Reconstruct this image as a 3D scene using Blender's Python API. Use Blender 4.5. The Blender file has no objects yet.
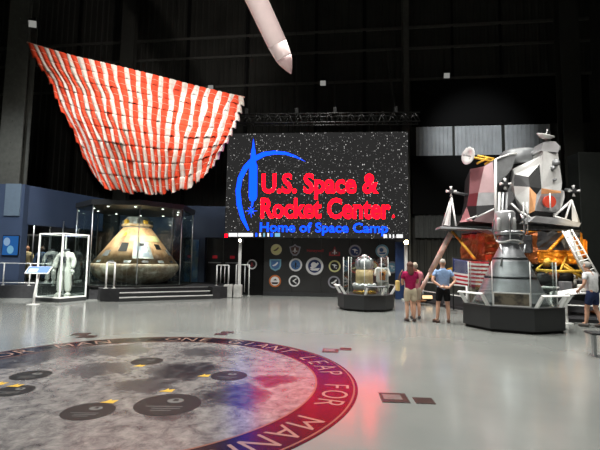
import bpy, bmesh, math, random
from mathutils import Vector, Matrix

random.seed(7)
PI = math.pi
scene = bpy.context.scene
COL = scene.collection

# ------------------------------------------------------------------ camera
CAM_H, F_PX, PITCH, ROLL = 1.65, 420.0, 0.088, 0.015
_R0 = Vector((1, 0, 0)); _F = Vector((0, math.cos(PITCH), math.sin(PITCH)))
_U0 = Vector((0, -math.sin(PITCH), math.cos(PITCH)))
_R = _R0 * math.cos(ROLL) + _U0 * math.sin(ROLL)
_U = _U0 * math.cos(ROLL) - _R0 * math.sin(ROLL)
cd = bpy.data.cameras.new('camera'); cam = bpy.data.objects.new('camera', cd); COL.objects.link(cam)
m3 = Matrix((_R, _U, -_F)).transposed()
cam.matrix_world = Matrix.Translation((0, 0, CAM_H)) @ m3.to_4x4()
cd.sensor_width = 36.0; cd.lens = 36.0 * F_PX / 600.0; cd.clip_end = 200
scene.camera = cam


def at(x, y, Y):
    """measured photo position -> point of the hall at distance Y"""
    d = _F + _R * ((x - 300) / F_PX) + _U * ((225 - y) / F_PX)
    return Vector((0, 0, CAM_H)) + d * (Y / d.y)


def ground(x, y, z=0.0):
    d = _F + _R * ((x - 300) / F_PX) + _U * ((225 - y) / F_PX)
    return Vector((0, 0, CAM_H)) + d * ((z - CAM_H) / d.z)


# ------------------------------------------------------------------ materials
def lin(c):
    def f(v):
        v /= 255.0
        return v / 12.92 if v <= 0.04045 else ((v + 0.055) / 1.055) ** 2.4
    return (f(c[0]), f(c[1]), f(c[2]), 1.0)


def mat(name, col, rough=0.5, metal=0.0, spec=0.5, vary=0.0, vscale=6.0, bump=0.0, bscale=20.0, emit=0.0, ecol=None, col2=None):
    m = bpy.data.materials.new(name); m.use_nodes = True
    nt = m.node_tree; N = nt.nodes; L = nt.links
    b = N['Principled BSDF']
    b.inputs['Base Color'].default_value = lin(col)
    b.inputs['Roughness'].default_value = rough
    b.inputs['Metallic'].default_value = metal
    b.inputs['Specular IOR Level'].default_value = spec
    tc = N.new('ShaderNodeTexCoord')
    if vary or col2:
        n = N.new('ShaderNodeTexNoise'); n.inputs['Scale'].default_value = vscale; n.inputs['Detail'].default_value = 5
        L.new(tc.outputs['Object'], n.inputs['Vector'])
        r = N.new('ShaderNodeValToRGB')
        c0 = lin(col)
        if col2:
            c1 = lin(col2)
            r.color_ramp.elements[0].position = 0.38; r.color_ramp.elements[1].position = 0.62
        else:
            c1 = tuple(min(1, v * (1 + vary)) for v in c0[:3]) + (1,)
            c0 = tuple(v * (1 - vary) for v in c0[:3]) + (1,)
            r.color_ramp.elements[0].position = 0.3; r.color_ramp.elements[1].position = 0.7
        r.color_ramp.elements[0].color = c0; r.color_ramp.elements[1].color = c1
        L.new(n.outputs['Fac'], r.inputs['Fac']); L.new(r.outputs['Color'], b.inputs['Base Color'])
    if bump:
        n2 = N.new('ShaderNodeTexNoise'); n2.inputs['Scale'].default_value = bscale; n2.inputs['Detail'].default_value = 3
        L.new(tc.outputs['Object'], n2.inputs['Vector'])
        bp = N.new('ShaderNodeBump'); bp.inputs['Strength'].default_value = bump; bp.inputs['Distance'].default_value = 0.05
        L.new(n2.outputs['Fac'], bp.inputs['Height']); L.new(bp.outputs['Normal'], b.inputs['Normal'])
    if emit:
        b.inputs['Emission Color'].default_value = lin(ecol or col)
        b.inputs['Emission Strength'].default_value = emit
    return m


def emitter(name, rgb, strength=1.0):
    m = bpy.data.materials.new(name); m.use_nodes = True
    nt = m.node_tree; nt.nodes.clear()
    e = nt.nodes.new('ShaderNodeEmission'); o = nt.nodes.new('ShaderNodeOutputMaterial')
    e.inputs['Color'].default_value = (*rgb, 1); e.inputs['Strength'].default_value = strength
    nt.links.new(e.outputs[0], o.inputs['Surface'])
    return m


def glass_mat(name, tint=(0.93, 0.97, 0.96), refl=0.09, rough=0.02):
    m = bpy.data.materials.new(name); m.use_nodes = True
    nt = m.node_tree; N = nt.nodes; L = nt.links; N.clear()
    o = N.new('ShaderNodeOutputMaterial'); mx = N.new('ShaderNodeMixShader')
    t = N.new('ShaderNodeBsdfTransparent'); g = N.new('ShaderNodeBsdfGlossy')
    t.inputs['Color'].default_value = (*tint, 1); g.inputs['Roughness'].default_value = rough
    lw = N.new('ShaderNodeLayerWeight'); lw.inputs['Blend'].default_value = 0.25
    mr = N.new('ShaderNodeMapRange'); mr.inputs['To Min'].default_value = refl * 0.5; mr.inputs['To Max'].default_value = min(1, refl * 5)
    L.new(lw.outputs['Fresnel'], mr.inputs['Value']); L.new(mr.outputs[0], mx.inputs['Fac'])
    L.new(t.outputs[0], mx.inputs[1]); L.new(g.outputs[0], mx.inputs[2]); L.new(mx.outputs[0], o.inputs['Surface'])
    return m


# ------------------------------------------------------------------ mesh builder
class MB:
    def __init__(self, off=(0, 0, 0)):
        self.bm = bmesh.new(); self.off = Vector(off)

    def v(self, p):
        return self.bm.verts.new(Vector(p) - self.off)

    def face(self, vs, mi=0, smooth=False):
        try:
            f = self.bm.faces.new(vs)
        except ValueError:
            return None
        f.material_index = mi; f.smooth = smooth
        return f

    def poly(self, pts, mi=0):
        return self.face([self.v(p) for p in pts], mi)

    def box(self, c, s, mi=0, rz=0.0, rx=0.0, ry=0.0, bev=0.0):
        M = Matrix.Translation(Vector(c) - self.off) @ Matrix.Rotation(rz, 4, 'Z') @ Matrix.Rotation(rx, 4, 'X') @ Matrix.Rotation(ry, 4, 'Y')
        r = bmesh.ops.create_cube(self.bm, size=1.0, matrix=M @ Matrix.Diagonal((*s, 1)))
        vs = r['verts']; fs = {f for v in vs for f in v.link_faces}
        for f in fs: f.material_index = mi
        if bev:
            es = list({e for v in vs for e in v.link_edges})
            rr = bmesh.ops.bevel(self.bm, geom=es, offset=bev, segments=2, affect='EDGES', profile=0.5)
            for f in rr['faces']: f.material_index = mi
        return self

    def rings(self, rings, mi=0, cap0=True, cap1=True, smooth=True, closed=True):
        n = len(rings[0]); k = n if closed else n - 1
        for a, b in zip(rings, rings[1:]):
            for i in range(k):
                j = (i + 1) % n
                self.face([a[i], a[j], b[j], b[i]], mi, smooth)
        if cap0 and closed: self.face(list(reversed(rings[0])), mi)
        if cap1 and closed: self.face(rings[-1], mi)

    def tube(self, pts, r, seg=10, mi=0, caps=True, smooth=True):
        P = [Vector(p) for p in pts]; n = len(P)
        rad = r if isinstance(r, (list, tuple)) else [r] * n
        t0 = (P[1] - P[0]).normalized()
        ref = Vector((0, 0, 1)) if abs(t0.z) < 0.9 else Vector((1, 0, 0))
        nx = t0.cross(ref).normalized(); rs = []
        for i in range(n):
            if i == 0: t = P[1] - P[0]
            elif i == n - 1: t = P[-1] - P[-2]
            else: t = (P[i + 1] - P[i]).normalized() + (P[i] - P[i - 1]).normalized()
            t.normalize()
            nx = (nx - t * nx.dot(t)).normalized(); ny = t.cross(nx)
            rs.append([self.v(P[i] + (nx * math.cos(2 * PI * k / seg) + ny * math.sin(2 * PI * k / seg)) * rad[i]) for k in range(seg)])
        self.rings(rs, mi, caps, caps, smooth)
        return self

    def lathe(self, prof, seg=32, c=(0, 0, 0), mi=0, smooth=True, caps=True, M=None, a0=0.0):
        c = Vector(c); rs = []
        for r, z in prof:
            ring = []
            for k in range(seg):
                a = a0 + 2 * PI * k / seg
                p = Vector((r * math.cos(a), r * math.sin(a), z))
                if M is not None: p = M @ p
                ring.append(self.v(c + p))
            rs.append(ring)
        self.rings(rs, mi, caps, caps, smooth)
        return self

    def prism(self, poly, z0, z1, mi=0, top_mi=None):
        a = [self.v((x, y, z0)) for x, y in poly]; b = [self.v((x, y, z1)) for x, y in poly]
        n = len(poly)
        for i in range(n):
            j = (i + 1) % n
            self.face([a[i], a[j], b[j], b[i]], mi)
        self.face(list(reversed(a)), mi); self.face(b, mi if top_mi is None else top_mi)
        return self

    def slab(self, pts, d, mi=0, side_mi=None):
        """polygon pts (3-D) given the thickness vector d"""
        d = Vector(d)
        a = [self.v(p) for p in pts]; b = [self.v(Vector(p) + d) for p in pts]; n = len(a)
        for i in range(n):
            j = (i + 1) % n
            self.face([a[i], b[i], b[j], a[j]], mi if side_mi is None else side_mi)
        self.face(a, mi); self.face(list(reversed(b)), mi if side_mi is None else side_mi)
        return self

    def ball(self, c, r, mi=0, seg=14, rings=9, M=None):
        rr = r if isinstance(r, (tuple, list)) else (r, r, r)
        T = Matrix.Translation(Vector(c) - self.off) @ (M or Matrix.Identity(4)) @ Matrix.Diagonal((*rr, 1))
        o = bmesh.ops.create_uvsphere(self.bm, u_segments=seg, v_segments=rings, radius=1.0, matrix=T)
        for f in {f for v in o['verts'] for f in v.link_faces}:
            f.material_index = mi; f.smooth = True
        return self

    def add_mesh(self, me, mi=None, M=None):
        n0 = len(self.bm.verts); f0 = len(self.bm.faces)
        self.bm.from_mesh(me)
        self.bm.verts.ensure_lookup_table(); self.bm.faces.ensure_lookup_table()
        for v in self.bm.verts[n0:]:
            if M is not None: v.co = M @ v.co
            v.co -= self.off
        for f in self.bm.faces[f0:]:
            if mi is not None: f.material_index = mi
        return self

    def build(self, name, mats, parent=None, normals=True):
        if normals: bmesh.ops.recalc_face_normals(self.bm, faces=self.bm.faces[:])
        me = bpy.data.meshes.new(name); self.bm.to_mesh(me); self.bm.free()
        for m in (mats if isinstance(mats, (list, tuple)) else [mats]): me.materials.append(m)
        o = bpy.data.objects.new(name, me); COL.objects.link(o)
        if parent is not None: o.parent = parent
        return o


def tag(o, label, cat, group=None):
    o['label'] = label; o['category'] = cat
    if group: o['group'] = group
    return o


def thing(name, label, cat, loc=(0, 0, 0), rz=0.0, group=None):
    o = bpy.data.objects.new(name, None); COL.objects.link(o)
    o.location = loc; o.rotation_euler = (0, 0, rz); o.empty_display_size = 0.2
    return tag(o, label, cat, group)


def struct(o):
    o['kind'] = 'structure'
    return o


def copy_tree(o, parent=None):
    c = o.copy(); COL.objects.link(c)
    if parent is not None: c.parent = parent
    for ch in [x for x in bpy.data.objects if x.parent == o]: copy_tree(ch, c)
    return c


def text_mesh(s, bold=0.0, extrude=0.0):
    cu = bpy.data.curves.new('lettering', 'FONT'); cu.body = s; cu.size = 1.0; cu.offset = bold; cu.extrude = extrude
    cu.resolution_u = 3
    o = bpy.data.objects.new('lettering', cu); COL.objects.link(o)
    dg = bpy.context.evaluated_depsgraph_get(); dg.update()
    me = bpy.data.meshes.new_from_object(o.evaluated_get(dg))
    bpy.data.objects.remove(o); bpy.data.curves.remove(cu)
    return me


def bounds(me):
    xs = [v.co.x for v in me.vertices]; ys = [v.co.y for v in me.vertices]
    return min(xs), max(xs), min(ys), max(ys)


def skin_mesh(joints, edges, root=0, sub=2):
    """joints: (x, y, z, rx, ry); returns a mesh grown by a Skin modifier"""
    me = bpy.data.meshes.new('grown'); me.from_pydata([j[:3] for j in joints], edges, [])
    o = bpy.data.objects.new('grown', me); COL.objects.link(o)
    sk = o.modifiers.new('skin', 'SKIN'); sk.use_smooth_shade = True
    for v, j in zip(me.skin_vertices[0].data, joints):
        v.radius = (j[3], j[4] if len(j) > 4 else j[3])
    me.skin_vertices[0].data[root].use_root = True
    if sub:
        ss = o.modifiers.new('sub', 'SUBSURF'); ss.levels = sub; ss.render_levels = sub
    dg = bpy.context.evaluated_depsgraph_get(); dg.update()
    out = bpy.data.meshes.new_from_object(o.evaluated_get(dg))
    bpy.data.objects.remove(o)
    for p in out.polygons: p.use_smooth = True
    return out


def octagon(ap, c=(0, 0), rot=PI / 8):
    R = ap / math.cos(PI / 8)
    return [(c[0] + R * math.cos(rot + k * PI / 4), c[1] + R * math.sin(rot + k * PI / 4)) for k in range(8)]


# ------------------------------------------------------------------ palette
M = {}
M['black_wall'] = mat('black_siding_paint', (56, 56, 51), 0.6, vary=0.25, vscale=0.6)
M['black'] = mat('matt_black', (18, 18, 18), 0.6, spec=0.3)
M['black_band'] = mat('black_band_paint', (12, 12, 12), 0.7, spec=0.2)
M['girt'] = mat('dark_steel', (92, 92, 86), 0.5, vary=0.15)
M['truss'] = mat('truss_steel', (34, 34, 33), 0.4, metal=0.4)
M['siding'] = mat('pale_siding', (214, 219, 222), 0.5, vary=0.12, vscale=1.5)
M['siding_dim'] = mat('dim_siding', (95, 97, 95), 0.6, vary=0.1)
M['blue_wall'] = mat('blue_grey_paint', (66, 80, 106), 0.6, vary=0.08, vscale=0.8)
M['blue_pale'] = mat('pale_blue_panel', (110, 126, 142), 0.5, vary=0.06)
M['blue_dark'] = mat('dark_blue_panel', (28, 52, 92), 0.5)
M['charcoal'] = mat('charcoal_laminate', (44, 45, 46), 0.45, vary=0.08, vscale=2)
M['charcoal_tile'] = mat('charcoal_panel', (50, 50, 50), 0.4, vary=0.15, vscale=1.0)
M['dark_carpet'] = mat('dark_carpet', (46, 46, 48), 0.8, spec=0.2, vary=0.2, vscale=8)
M['white'] = mat('white_paint', (225, 225, 222), 0.4, vary=0.04)
M['white_soft'] = mat('white_cloth', (222, 218, 208), 0.8, spec=0.2, vary=0.08, vscale=9, bump=0.5, bscale=14)
M['steel'] = mat('brushed_steel', (190, 192, 194), 0.3, metal=0.9, vary=0.08)
M['silver'] = mat('silver_skin', (178, 178, 180), 0.42, metal=0.55, vary=0.12, vscale=3, bump=0.15, bscale=8)
M['silver_white'] = mat('silver_white_skin', (214, 214, 212), 0.45, metal=0.25, vary=0.08, vscale=4, bump=0.15, bscale=8)
M['silver_red_lit'] = mat('red_lit_silver_skin', (132, 88, 92), 0.42, metal=0.4, vary=0.12, vscale=3, bump=0.15, bscale=8)  # silver skin with the LED wall's red light mixed into its colour
M['deep_red_lit_skin'] = mat('deep_red_lit_skin', (104, 44, 50), 0.45, metal=0.3, vary=0.15, vscale=3)  # the same red light, painted deeper
M['dark_skin'] = mat('dark_grey_skin', (48, 48, 50), 0.45, metal=0.2, vary=0.15, vscale=3)
M['grey_skin'] = mat('mid_grey_skin', (122, 124, 126), 0.45, metal=0.3, vary=0.15, vscale=3)
M['gold'] = mat('gold_foil', (240, 142, 34), 0.34, metal=0.55, vary=0.35, vscale=4, bump=1.0, bscale=7)
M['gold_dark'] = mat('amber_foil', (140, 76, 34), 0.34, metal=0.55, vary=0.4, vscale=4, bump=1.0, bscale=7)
M['red_lit_foil'] = mat('red_lit_foil', (196, 40, 34), 0.34, metal=0.5, vary=0.5, vscale=5, bump=1.0, bscale=8)  # foil with a red glow painted in; no face takes it
M['yellow'] = mat('yellow_foil', (222, 176, 66), 0.4, metal=0.4, vary=0.15, vscale=8, bump=0.4)
M['orange_panel'] = mat('copper_panel', (206, 150, 104), 0.45, metal=0.2, vary=0.12)
M['red_dot'] = mat('red_disc_paint', (190, 62, 40), 0.5)
M['nozzle'] = mat('nozzle_metal', (150, 152, 155), 0.38, metal=0.6, vary=0.3, vscale=2.2, bump=0.1, bscale=5)
M['nozzle_dark'] = mat('nozzle_rim_metal', (70, 72, 74), 0.4, metal=0.7, vary=0.2, vscale=3)
M['glass'] = glass_mat('clear_glass')
M['glass_case'] = glass_mat('case_glass', (0.90, 0.96, 0.95), 0.08)
M['orange_cloth'] = mat('orange_parachute_cloth', (212, 70, 42), 0.8, spec=0.15, vary=0.12, vscale=3)
M['white_cloth'] = mat('white_parachute_cloth', (208, 198, 188), 0.8, spec=0.15, vary=0.1, vscale=3)
M['tape'] = mat('pale_tape', (222, 170, 150), 0.8, spec=0.1)
M['lamp_glow'] = emitter('lamp_glow', (1.0, 0.93, 0.75), 14.0)
M['lamp_dim'] = emitter('lamp_face', (0.9, 0.9, 0.84), 0.28)
M['downlight'] = emitter('downlight_glow', (1.0, 0.95, 0.85), 5.0)
# ------------------------------------------------------------------ the hall
WY, WROT = 26.0, math.radians(-7.0)          # the back wall, its right end nearer


def wall_pt(x, off=0.0):
    """point of the back wall's face at X = x, off metres in front of it"""
    return Vector((x + off * math.sin(WROT), WY + math.tan(WROT) * (x - 0) - off * math.cos(WROT), 0))


def floor_mat():
    m = bpy.data.materials.new('polished_grey_floor'); m.use_nodes = True
    nt = m.node_tree; N = nt.nodes; L = nt.links; b = N['Principled BSDF']
    tc = N.new('ShaderNodeTexCoord')
    n = N.new('ShaderNodeTexNoise'); n.inputs['Scale'].default_value = 0.7; n.inputs['Detail'].default_value = 6
    L.new(tc.outputs['Object'], n.inputs['Vector'])
    r = N.new('ShaderNodeValToRGB')
    r.color_ramp.elements[0].position = 0.3; r.color_ramp.elements[0].color = lin((122, 125, 122))
    r.color_ramp.elements[1].position = 0.7; r.color_ramp.elements[1].color = lin((134, 136, 132))
    L.new(n.outputs['Fac'], r.inputs['Fac']); L.new(r.outputs['Color'], b.inputs['Base Color'])
    n2 = N.new('ShaderNodeTexNoise'); n2.inputs['Scale'].default_value = 2.2; n2.inputs['Detail'].default_value = 2
    L.new(tc.outputs['Object'], n2.inputs['Vector'])
    bp = N.new('ShaderNodeBump'); bp.inputs['Strength'].default_value = 0.06; bp.inputs['Distance'].default_value = 0.02
    L.new(n2.outputs['Fac'], bp.inputs['Height']); L.new(bp.outputs['Normal'], b.inputs['Normal'])
    b.inputs['Roughness'].default_value = 0.17; b.inputs['IOR'].default_value = 1.6
    return m


MF = floor_mat()
f = MB(); f.box((-1, 8, -0.1), (46, 42, 0.2)); struct(f.build('floor', MF))
f = MB(); f.box((-1, 8, 20.1), (46, 42, 0.2)); struct(f.build('ceiling', M['black']))
f = MB(); f.box((-23.9, 8, 10), (0.2, 42, 20)); struct(f.build('wall_left', M['black']))
f = MB(); f.box((21.9, 8, 10), (0.2, 42, 20)); struct(f.build('wall_right', M['black']))
f = MB(); f.box((-1, -12.9, 10), (46, 0.2, 20)); struct(f.build('wall_front', M['black']))


def corrugated(mb, x0, x1, z0, z1, pitch, depth, off, mi=0):
    x = x0; top = []; bot = []; k = 0
    while x < x1 + 1e-6:
        for dx, d in ((0, 0), (0.55, 0), (0.68, depth), (0.87, depth)):
            xx = min(x + dx * pitch, x1)
            p = wall_pt(xx, off + d)
            bot.append(mb.v((p.x, p.y, z0))); top.append(mb.v((p.x, p.y, z1)))
        x += pitch
    for i in range(len(bot) - 1):
        mb.face([bot[i], bot[i + 1], top[i + 1], top[i]], mi)


f = MB(); corrugated(f, -23.9, 21.8, 0, 20, 0.42, 0.05, 0.0); struct(f.build('wall_back', M['black_wall'], normals=False))


def wall_bar(name, x0, x1, z0, z1, off, th, m):
    a = wall_pt((x0 + x1) / 2, off)
    g = MB(); L_ = (x1 - x0) / math.cos(WROT)
    g.box((a.x, a.y, (z0 + z1) / 2), (L_, th, z1 - z0), rz=WROT)
    return struct(g.build(name, m))


# horizontal girts and vertical posts of the back wall
zg = [(16.25, 16.42), (14.9, 15.05), (12.9, 13.05)]
for i, (z0, z1) in enumerate(zg): wall_bar('trim_%d' % (i + 1), -23.5, 17.0, z0, z1, 0.14, 0.1, M['girt'])
for i, px in enumerate((-19.5, -15.4, -7.6, -3.6, 0.9, 3.9)):
    wall_bar('trim_%d' % (i + 4), px - 0.1, px + 0.1, 0, 20, 0.12, 0.1, M['black'])
for i, px in enumerate((9.2, 12.0)):
    wall_bar('trim_%d' % (i + 10), px - 0.07, px + 0.07, 10.0, 20, 0.12, 0.1, M['black'])
wall_bar('trim_12', 6.75, 16.8, 10.0, 12.85, 0.15, 0.12, M['black_band'])
wall_bar('trim_13', 6.75, 16.8, 4.6, 8.15, 0.15, 0.12, M['black_band'])


def i_beam(name, c, w, d, h, m, rz=0.0):
    g = MB(c); t = 0.05
    for s in (-1, 1): g.box((c[0], c[1] + s * d / 2, h / 2), (w, t, h))
    g.box((c[0], c[1], h / 2), (t, d, h))
    for k in range(1, int(h)):
        g.box((c[0], c[1] - d / 2 - 0.04, k * 1.0), (0.05, 0.03, 0.05))
    o = g.build(name, m); o.location = c; o.rotation_euler.z = rz
    return struct(o)


for i, (px, Y, w) in enumerate(((18, 19.35, 1.05), (126, 25.3, 0.8), (405.5, 24.6, 0.32), (569, 22.3, 1.05))):
    p = at(px, 100, Y)
    i_beam('column_%s' % ('left', 'rear', 'middle', 'right')[i], (p.x, Y, 0), w, 0.5, 19.9, M['girt'] if i in (0, 2) else M['black_wall'])

# pale siding panels in the wall behind the lander, and the dimmer strip lower down
for i, (a, b) in enumerate(((7.0, 9.1), (9.25, 11.9), (12.1, 14.6))):
    g = MB(); corrugated(g, a, b, 8.15, 9.95, 0.24, 0.04, 0.16); struct(g.build('wall_panel', M['siding'], normals=False))
g = MB(); corrugated(g, 6.9, 11.5, 3.2, 4.6, 0.3, 0.04, 0.12); struct(g.build('wall_panel', M['siding_dim'], normals=False))

# ------------------------------------------------------------------ raised stage on the left with steps
A = Vector((-7.0, 16.55)); B = Vector((-3.75, 18.45)); nrm = Vector((-(B - A).y, (B - A).x)).normalized()
g = MB()
A2 = A + nrm * 0.62; B2 = B + nrm * 0.62
g.prism([(-23.5, 17.5), (-8.3, 17.5), (-7.75, 16.55), (A.x, A.y), (A2.x, A2.y), (B2.x, B2.y), (B.x, B.y), (-3.45, 18.6), (-3.1, 19.5), (-3.1, 25.5), (-23.5, 25.5)], 0, 0.5, 0)
struct(g.build('floor_stage', M['dark_carpet']))
for i, (o0, z1) in enumerate(((0.0, 0.17), (0.31, 0.335))):
    g = MB(); a = A + nrm * o0; b = B + nrm * o0
    g.prism([(a.x, a.y), (b.x, b.y), (B2.x, B2.y), (A2.x, A2.y)], 0 if i == 0 else 0.17, z1)
    e = nrm * 0.07
    g.prism([(a.x - nrm.x * .004, a.y - nrm.y * .004), (b.x - nrm.x * .004, b.y - nrm.y * .004), (b.x + e.x, b.y + e.y), (a.x + e.x, a.y + e.y)], z1 - 0.03, z1 + 0.004, 1)
    struct(g.build('trim_step_%d' % (i + 1), [M['charcoal'], M['white']]))
g = MB(); a = A2; b = B2; e = nrm * 0.07
g.prism([(a.x - nrm.x * .004, a.y - nrm.y * .004), (b.x - nrm.x * .004, b.y - nrm.y * .004), (b.x + e.x, b.y + e.y), (a.x + e.x, a.y + e.y)], 0.47, 0.505)
struct(g.build('trim_stage', M['steel']))

# exhibit building along the left: blue-grey front, fascia, recess
g = MB(); g.box((-17.55, 18.6, 2.7), (10.7, 0.4, 4.4)); struct(g.build('wall_exhibit', M['blue_wall']))
p = at(13, 200, 18.38)
g = MB(); g.box((p.x, 18.37, 4.2), (0.68, 0.06, 1.42)); struct(g.build('wall_exhibit_panel', M['blue_pale']))
fa, fb = Vector((-12.25, 18.6)), Vector((-10.6, 22.5))
g = MB(); g.prism([(fa.x, fa.y), (fb.x, fb.y), (fb.x - .4, fb.y + .1), (fa.x - .4, fa.y + .1)], 3.15, 4.9); struct(g.build('wall_fascia', M['blue_wall']))
g = MB(); g.box((-12.7, 23.6, 2.6), (5.0, 0.2, 4.2)); struct(g.build('wall_recess', M['charcoal']))
g = MB(); g.box((-8.6, 23.9, 2.6), (6.2, 0.3, 4.3)); struct(g.build('wall_stage', M['blue_wall']))
# right end of the exhibit wall, beside the doors
p0, p1 = at(181, 240, 22.6), at(205, 240, 22.6)
g = MB(); g.box(((p0.x + p1.x) / 2, 22.9, 2.55), (p1.x - p0.x, 0.5, 4.1)); struct(g.build('wall_exhibit_end', M['blue_wall']))
p1 = at(244, 240, 22.6)
g = MB(); g.box(((at(205, 240, 22.6).x + p1.x) / 2, 22.9, 3.75), (p1.x - at(205, 240, 22.6).x, 0.5, 1.7)); struct(g.build('wall_lintel', M['blue_wall']))
# dark double door
for k, (xa, xb) in enumerate(((207, 223), (224, 241))):
    a, b = at(xa, 260, 23.2), at(xb, 260, 23.2)
    g = MB(); g.box(((a.x + b.x) / 2, 23.2, 1.7), (b.x - a.x, 0.08, 2.4), 0)
    g.box(((a.x + b.x) / 2, 23.15, 1.55), ((b.x - a.x) * .8, 0.03, 0.06), 1)
    d = struct(g.build('door_%d' % (k + 1), [M['charcoal'], M['steel']]))
    h = MB(); h.box(((a.x + b.x) / 2, 23.13, 1.86), (0.26, 0.02, 0.16), 0, bev=0.005); h.build('door_sign', mat('red_sign_paint', (190, 40, 50), 0.5, emit=0.15), d)
# ------------------------------------------------------------------ the LED wall
def led_mat():
    m = bpy.data.materials.new('led_star_field'); m.use_nodes = True
    nt = m.node_tree; N = nt.nodes; L = nt.links; N.clear()
    o = N.new('ShaderNodeOutputMaterial'); e = N.new('ShaderNodeEmission')
    tc = N.new('ShaderNodeTexCoord')
    v = N.new('ShaderNodeTexVoronoi'); v.inputs['Scale'].default_value = 14.0
    L.new(tc.outputs['Object'], v.inputs['Vector'])
    sep = N.new('ShaderNodeSeparateColor'); L.new(v.outputs['Color'], sep.inputs[0])
    p = N.new('ShaderNodeMath'); p.operation = 'POWER'; p.inputs[1].default_value = 2.2; L.new(sep.outputs[0], p.inputs[0])
    s = N.new('ShaderNodeMath'); s.operation = 'MULTIPLY_ADD'; s.inputs[1].default_value = 0.27; s.inputs[2].default_value = 0.06; L.new(p.outputs[0], s.inputs[0])
    lt = N.new('ShaderNodeMath'); lt.operation = 'LESS_THAN'; L.new(v.outputs['Distance'], lt.inputs[0]); L.new(s.outputs[0], lt.inputs[1])
    b = N.new('ShaderNodeMath'); b.operation = 'MULTIPLY_ADD'; b.inputs[1].default_value = 0.75; b.inputs[2].default_value = 0.1; L.new(sep.outputs[1], b.inputs[0])
    m2 = N.new('ShaderNodeMath'); m2.operation = 'MULTIPLY'; L.new(lt.outputs[0], m2.inputs[0]); L.new(b.outputs[0], m2.inputs[1])
    ad = N.new('ShaderNodeMath'); ad.operation = 'ADD'; ad.inputs[1].default_value = 0.026; L.new(m2.outputs[0], ad.inputs[0])
    L.new(ad.outputs[0], e.inputs['Strength']); e.inputs['Color'].default_value = (1, 0.98, 0.96, 1)
    L.new(e.outputs[0], o.inputs['Surface'])
    return m


SL = Vector((at(224.3, 237, 19.9).x, 19.9)); SR = Vector((at(409, 240, 19.2).x, 19.2))
SW = (SR - SL).length; SROT = math.atan2((SR - SL).y, (SR - SL).x); SZ0, SH = 2.76, 5.06
scr = thing('led_screen', 'huge LED wall showing red and blue lettering on a star field', 'screen', (SL.x, SL.y, SZ0), SROT)
g = MB(); g.box((SW / 2, 0.16, SH / 2), (SW, 0.28, SH), 0, bev=0.01); g.build('cabinet', M['black'], scr)
g = MB(); g.poly([(0.02, 0, 0.02), (SW - 0.02, 0, 0.02), (SW - 0.02, 0, SH - 0.02), (0.02, 0, SH - 0.02)]); g.build('star_field', led_mat(), scr)
RED = emitter('led_red', (9.0, 0.010, 0.05)); BLUE = emitter('led_blue', (0.010, 0.17, 3.6)); LWHITE = emitter('led_white', (1, 1, 1), 1.1)
LCY = emitter('led_pale_blue', (.25, .6, .85), 0.9)


def S(cx, cy, d=0.006):
    """measured place on the picture the LED wall shows -> local point"""
    top = 45 - 17 * (cx - 30) / 527; bot = 335 + 5 * (cx - 22) / 531
    xl = 23 + 7 * (bot - cy) / (bot - top); xr = 553 + 4 * (bot - cy) / (bot - top)
    return Vector((SW * (cx - xl) / (xr - xl), -d, SH * (bot - cy) / (bot - top)))


def screen_text(name, s, x0, x1, ytop, ybase, m, bold, cap='H'):
    ref = bounds(text_mesh(cap, bold)); me = text_mesh(s, bold); b = bounds(me)
    p0, p1 = S(x0, ybase), S(x1, ybase); zt = S((x0 + x1) / 2, ytop).z; zb = S((x0 + x1) / 2, ybase).z
    sx = (p1.x - p0.x) / (b[1] - b[0]); sz = (zt - zb) / (ref[3] - 0)
    g = MB(); T = Matrix(((sx, 0, 0, p0.x - b[0] * sx), (0, 0, 1, -0.008), (0, sz, 0, zb), (0, 0, 0, 1)))
    g.add_mesh(me, 0, T); left = set(g.bm.verts)
    while left:                                    # every character a part of its own
        seed = left.pop(); isl = {seed}; todo = [seed]
        while todo:
            for e in todo.pop().link_edges:
                for w_ in e.verts:
                    if w_ in left: left.discard(w_); isl.add(w_); todo.append(w_)
        h = MB(); vm = {v_: h.bm.verts.new(v_.co) for v_ in isl}
        for f_ in {f_ for v_ in isl for f_ in v_.link_faces}: h.face([vm[v_] for v_ in f_.verts])
        h.build(name, m, scr, normals=False)


screen_text('title_letter', 'U.S. Space &', 133, 470, 155, 209, RED, 0.027)
screen_text('title_letter', 'Rocket Center', 130, 503, 225, 280, RED, 0.027)
g = MB(); rr = [S(511 + 3.5 * math.cos(k * PI / 5), 275 + 4 * math.sin(k * PI / 5)) for k in range(10)]; g.poly(rr); g.build('registered_mark', RED, scr)
screen_text('subtitle_letter', 'Home of Space Camp', 128, 495, 294, 320, BLUE, 0.02)
# rocket and arc
g = MB()
pts = [(108, 58), (112, 85), (115, 100), (116, 128), (119.5, 134), (119.5, 222), (116, 232), (109, 236), (107, 250), (104, 250), (103, 236), (97, 232), (95, 222), (96, 134), (100, 128), (101, 100), (104.5, 85)]
g.poly([S(x, y) for x, y in pts]); g.build('rocket_mark', BLUE, scr)
g = MB(); st = []
for k in range(16):
    a = PI / 8 * k; r = 21 if k % 4 == 0 else (15 if k % 2 == 0 else 4.5)
    st.append(S(102.5 + r * math.sin(a) * 0.95, 262 - r * math.cos(a), 0.007))
g.poly(st); g.build('flame_mark', BLUE, scr)
outer = [(92, 316), (72, 285), (59, 245), (56, 205), (62, 170), (78, 138), (103, 112), (135, 97), (170, 92), (205, 95), (235, 106), (263, 122)]
inner = [(97, 315), (84, 283), (74, 245), (70, 208), (75, 176), (90, 147), (113, 123), (142, 108), (172, 102), (204, 103), (234, 111), (263, 122)]
g = MB()
o_ = [g.v(S(x, y, 0.005)) for x, y in outer]; i_ = [g.v(S(x, y, 0.005)) for x, y in inner]
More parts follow.
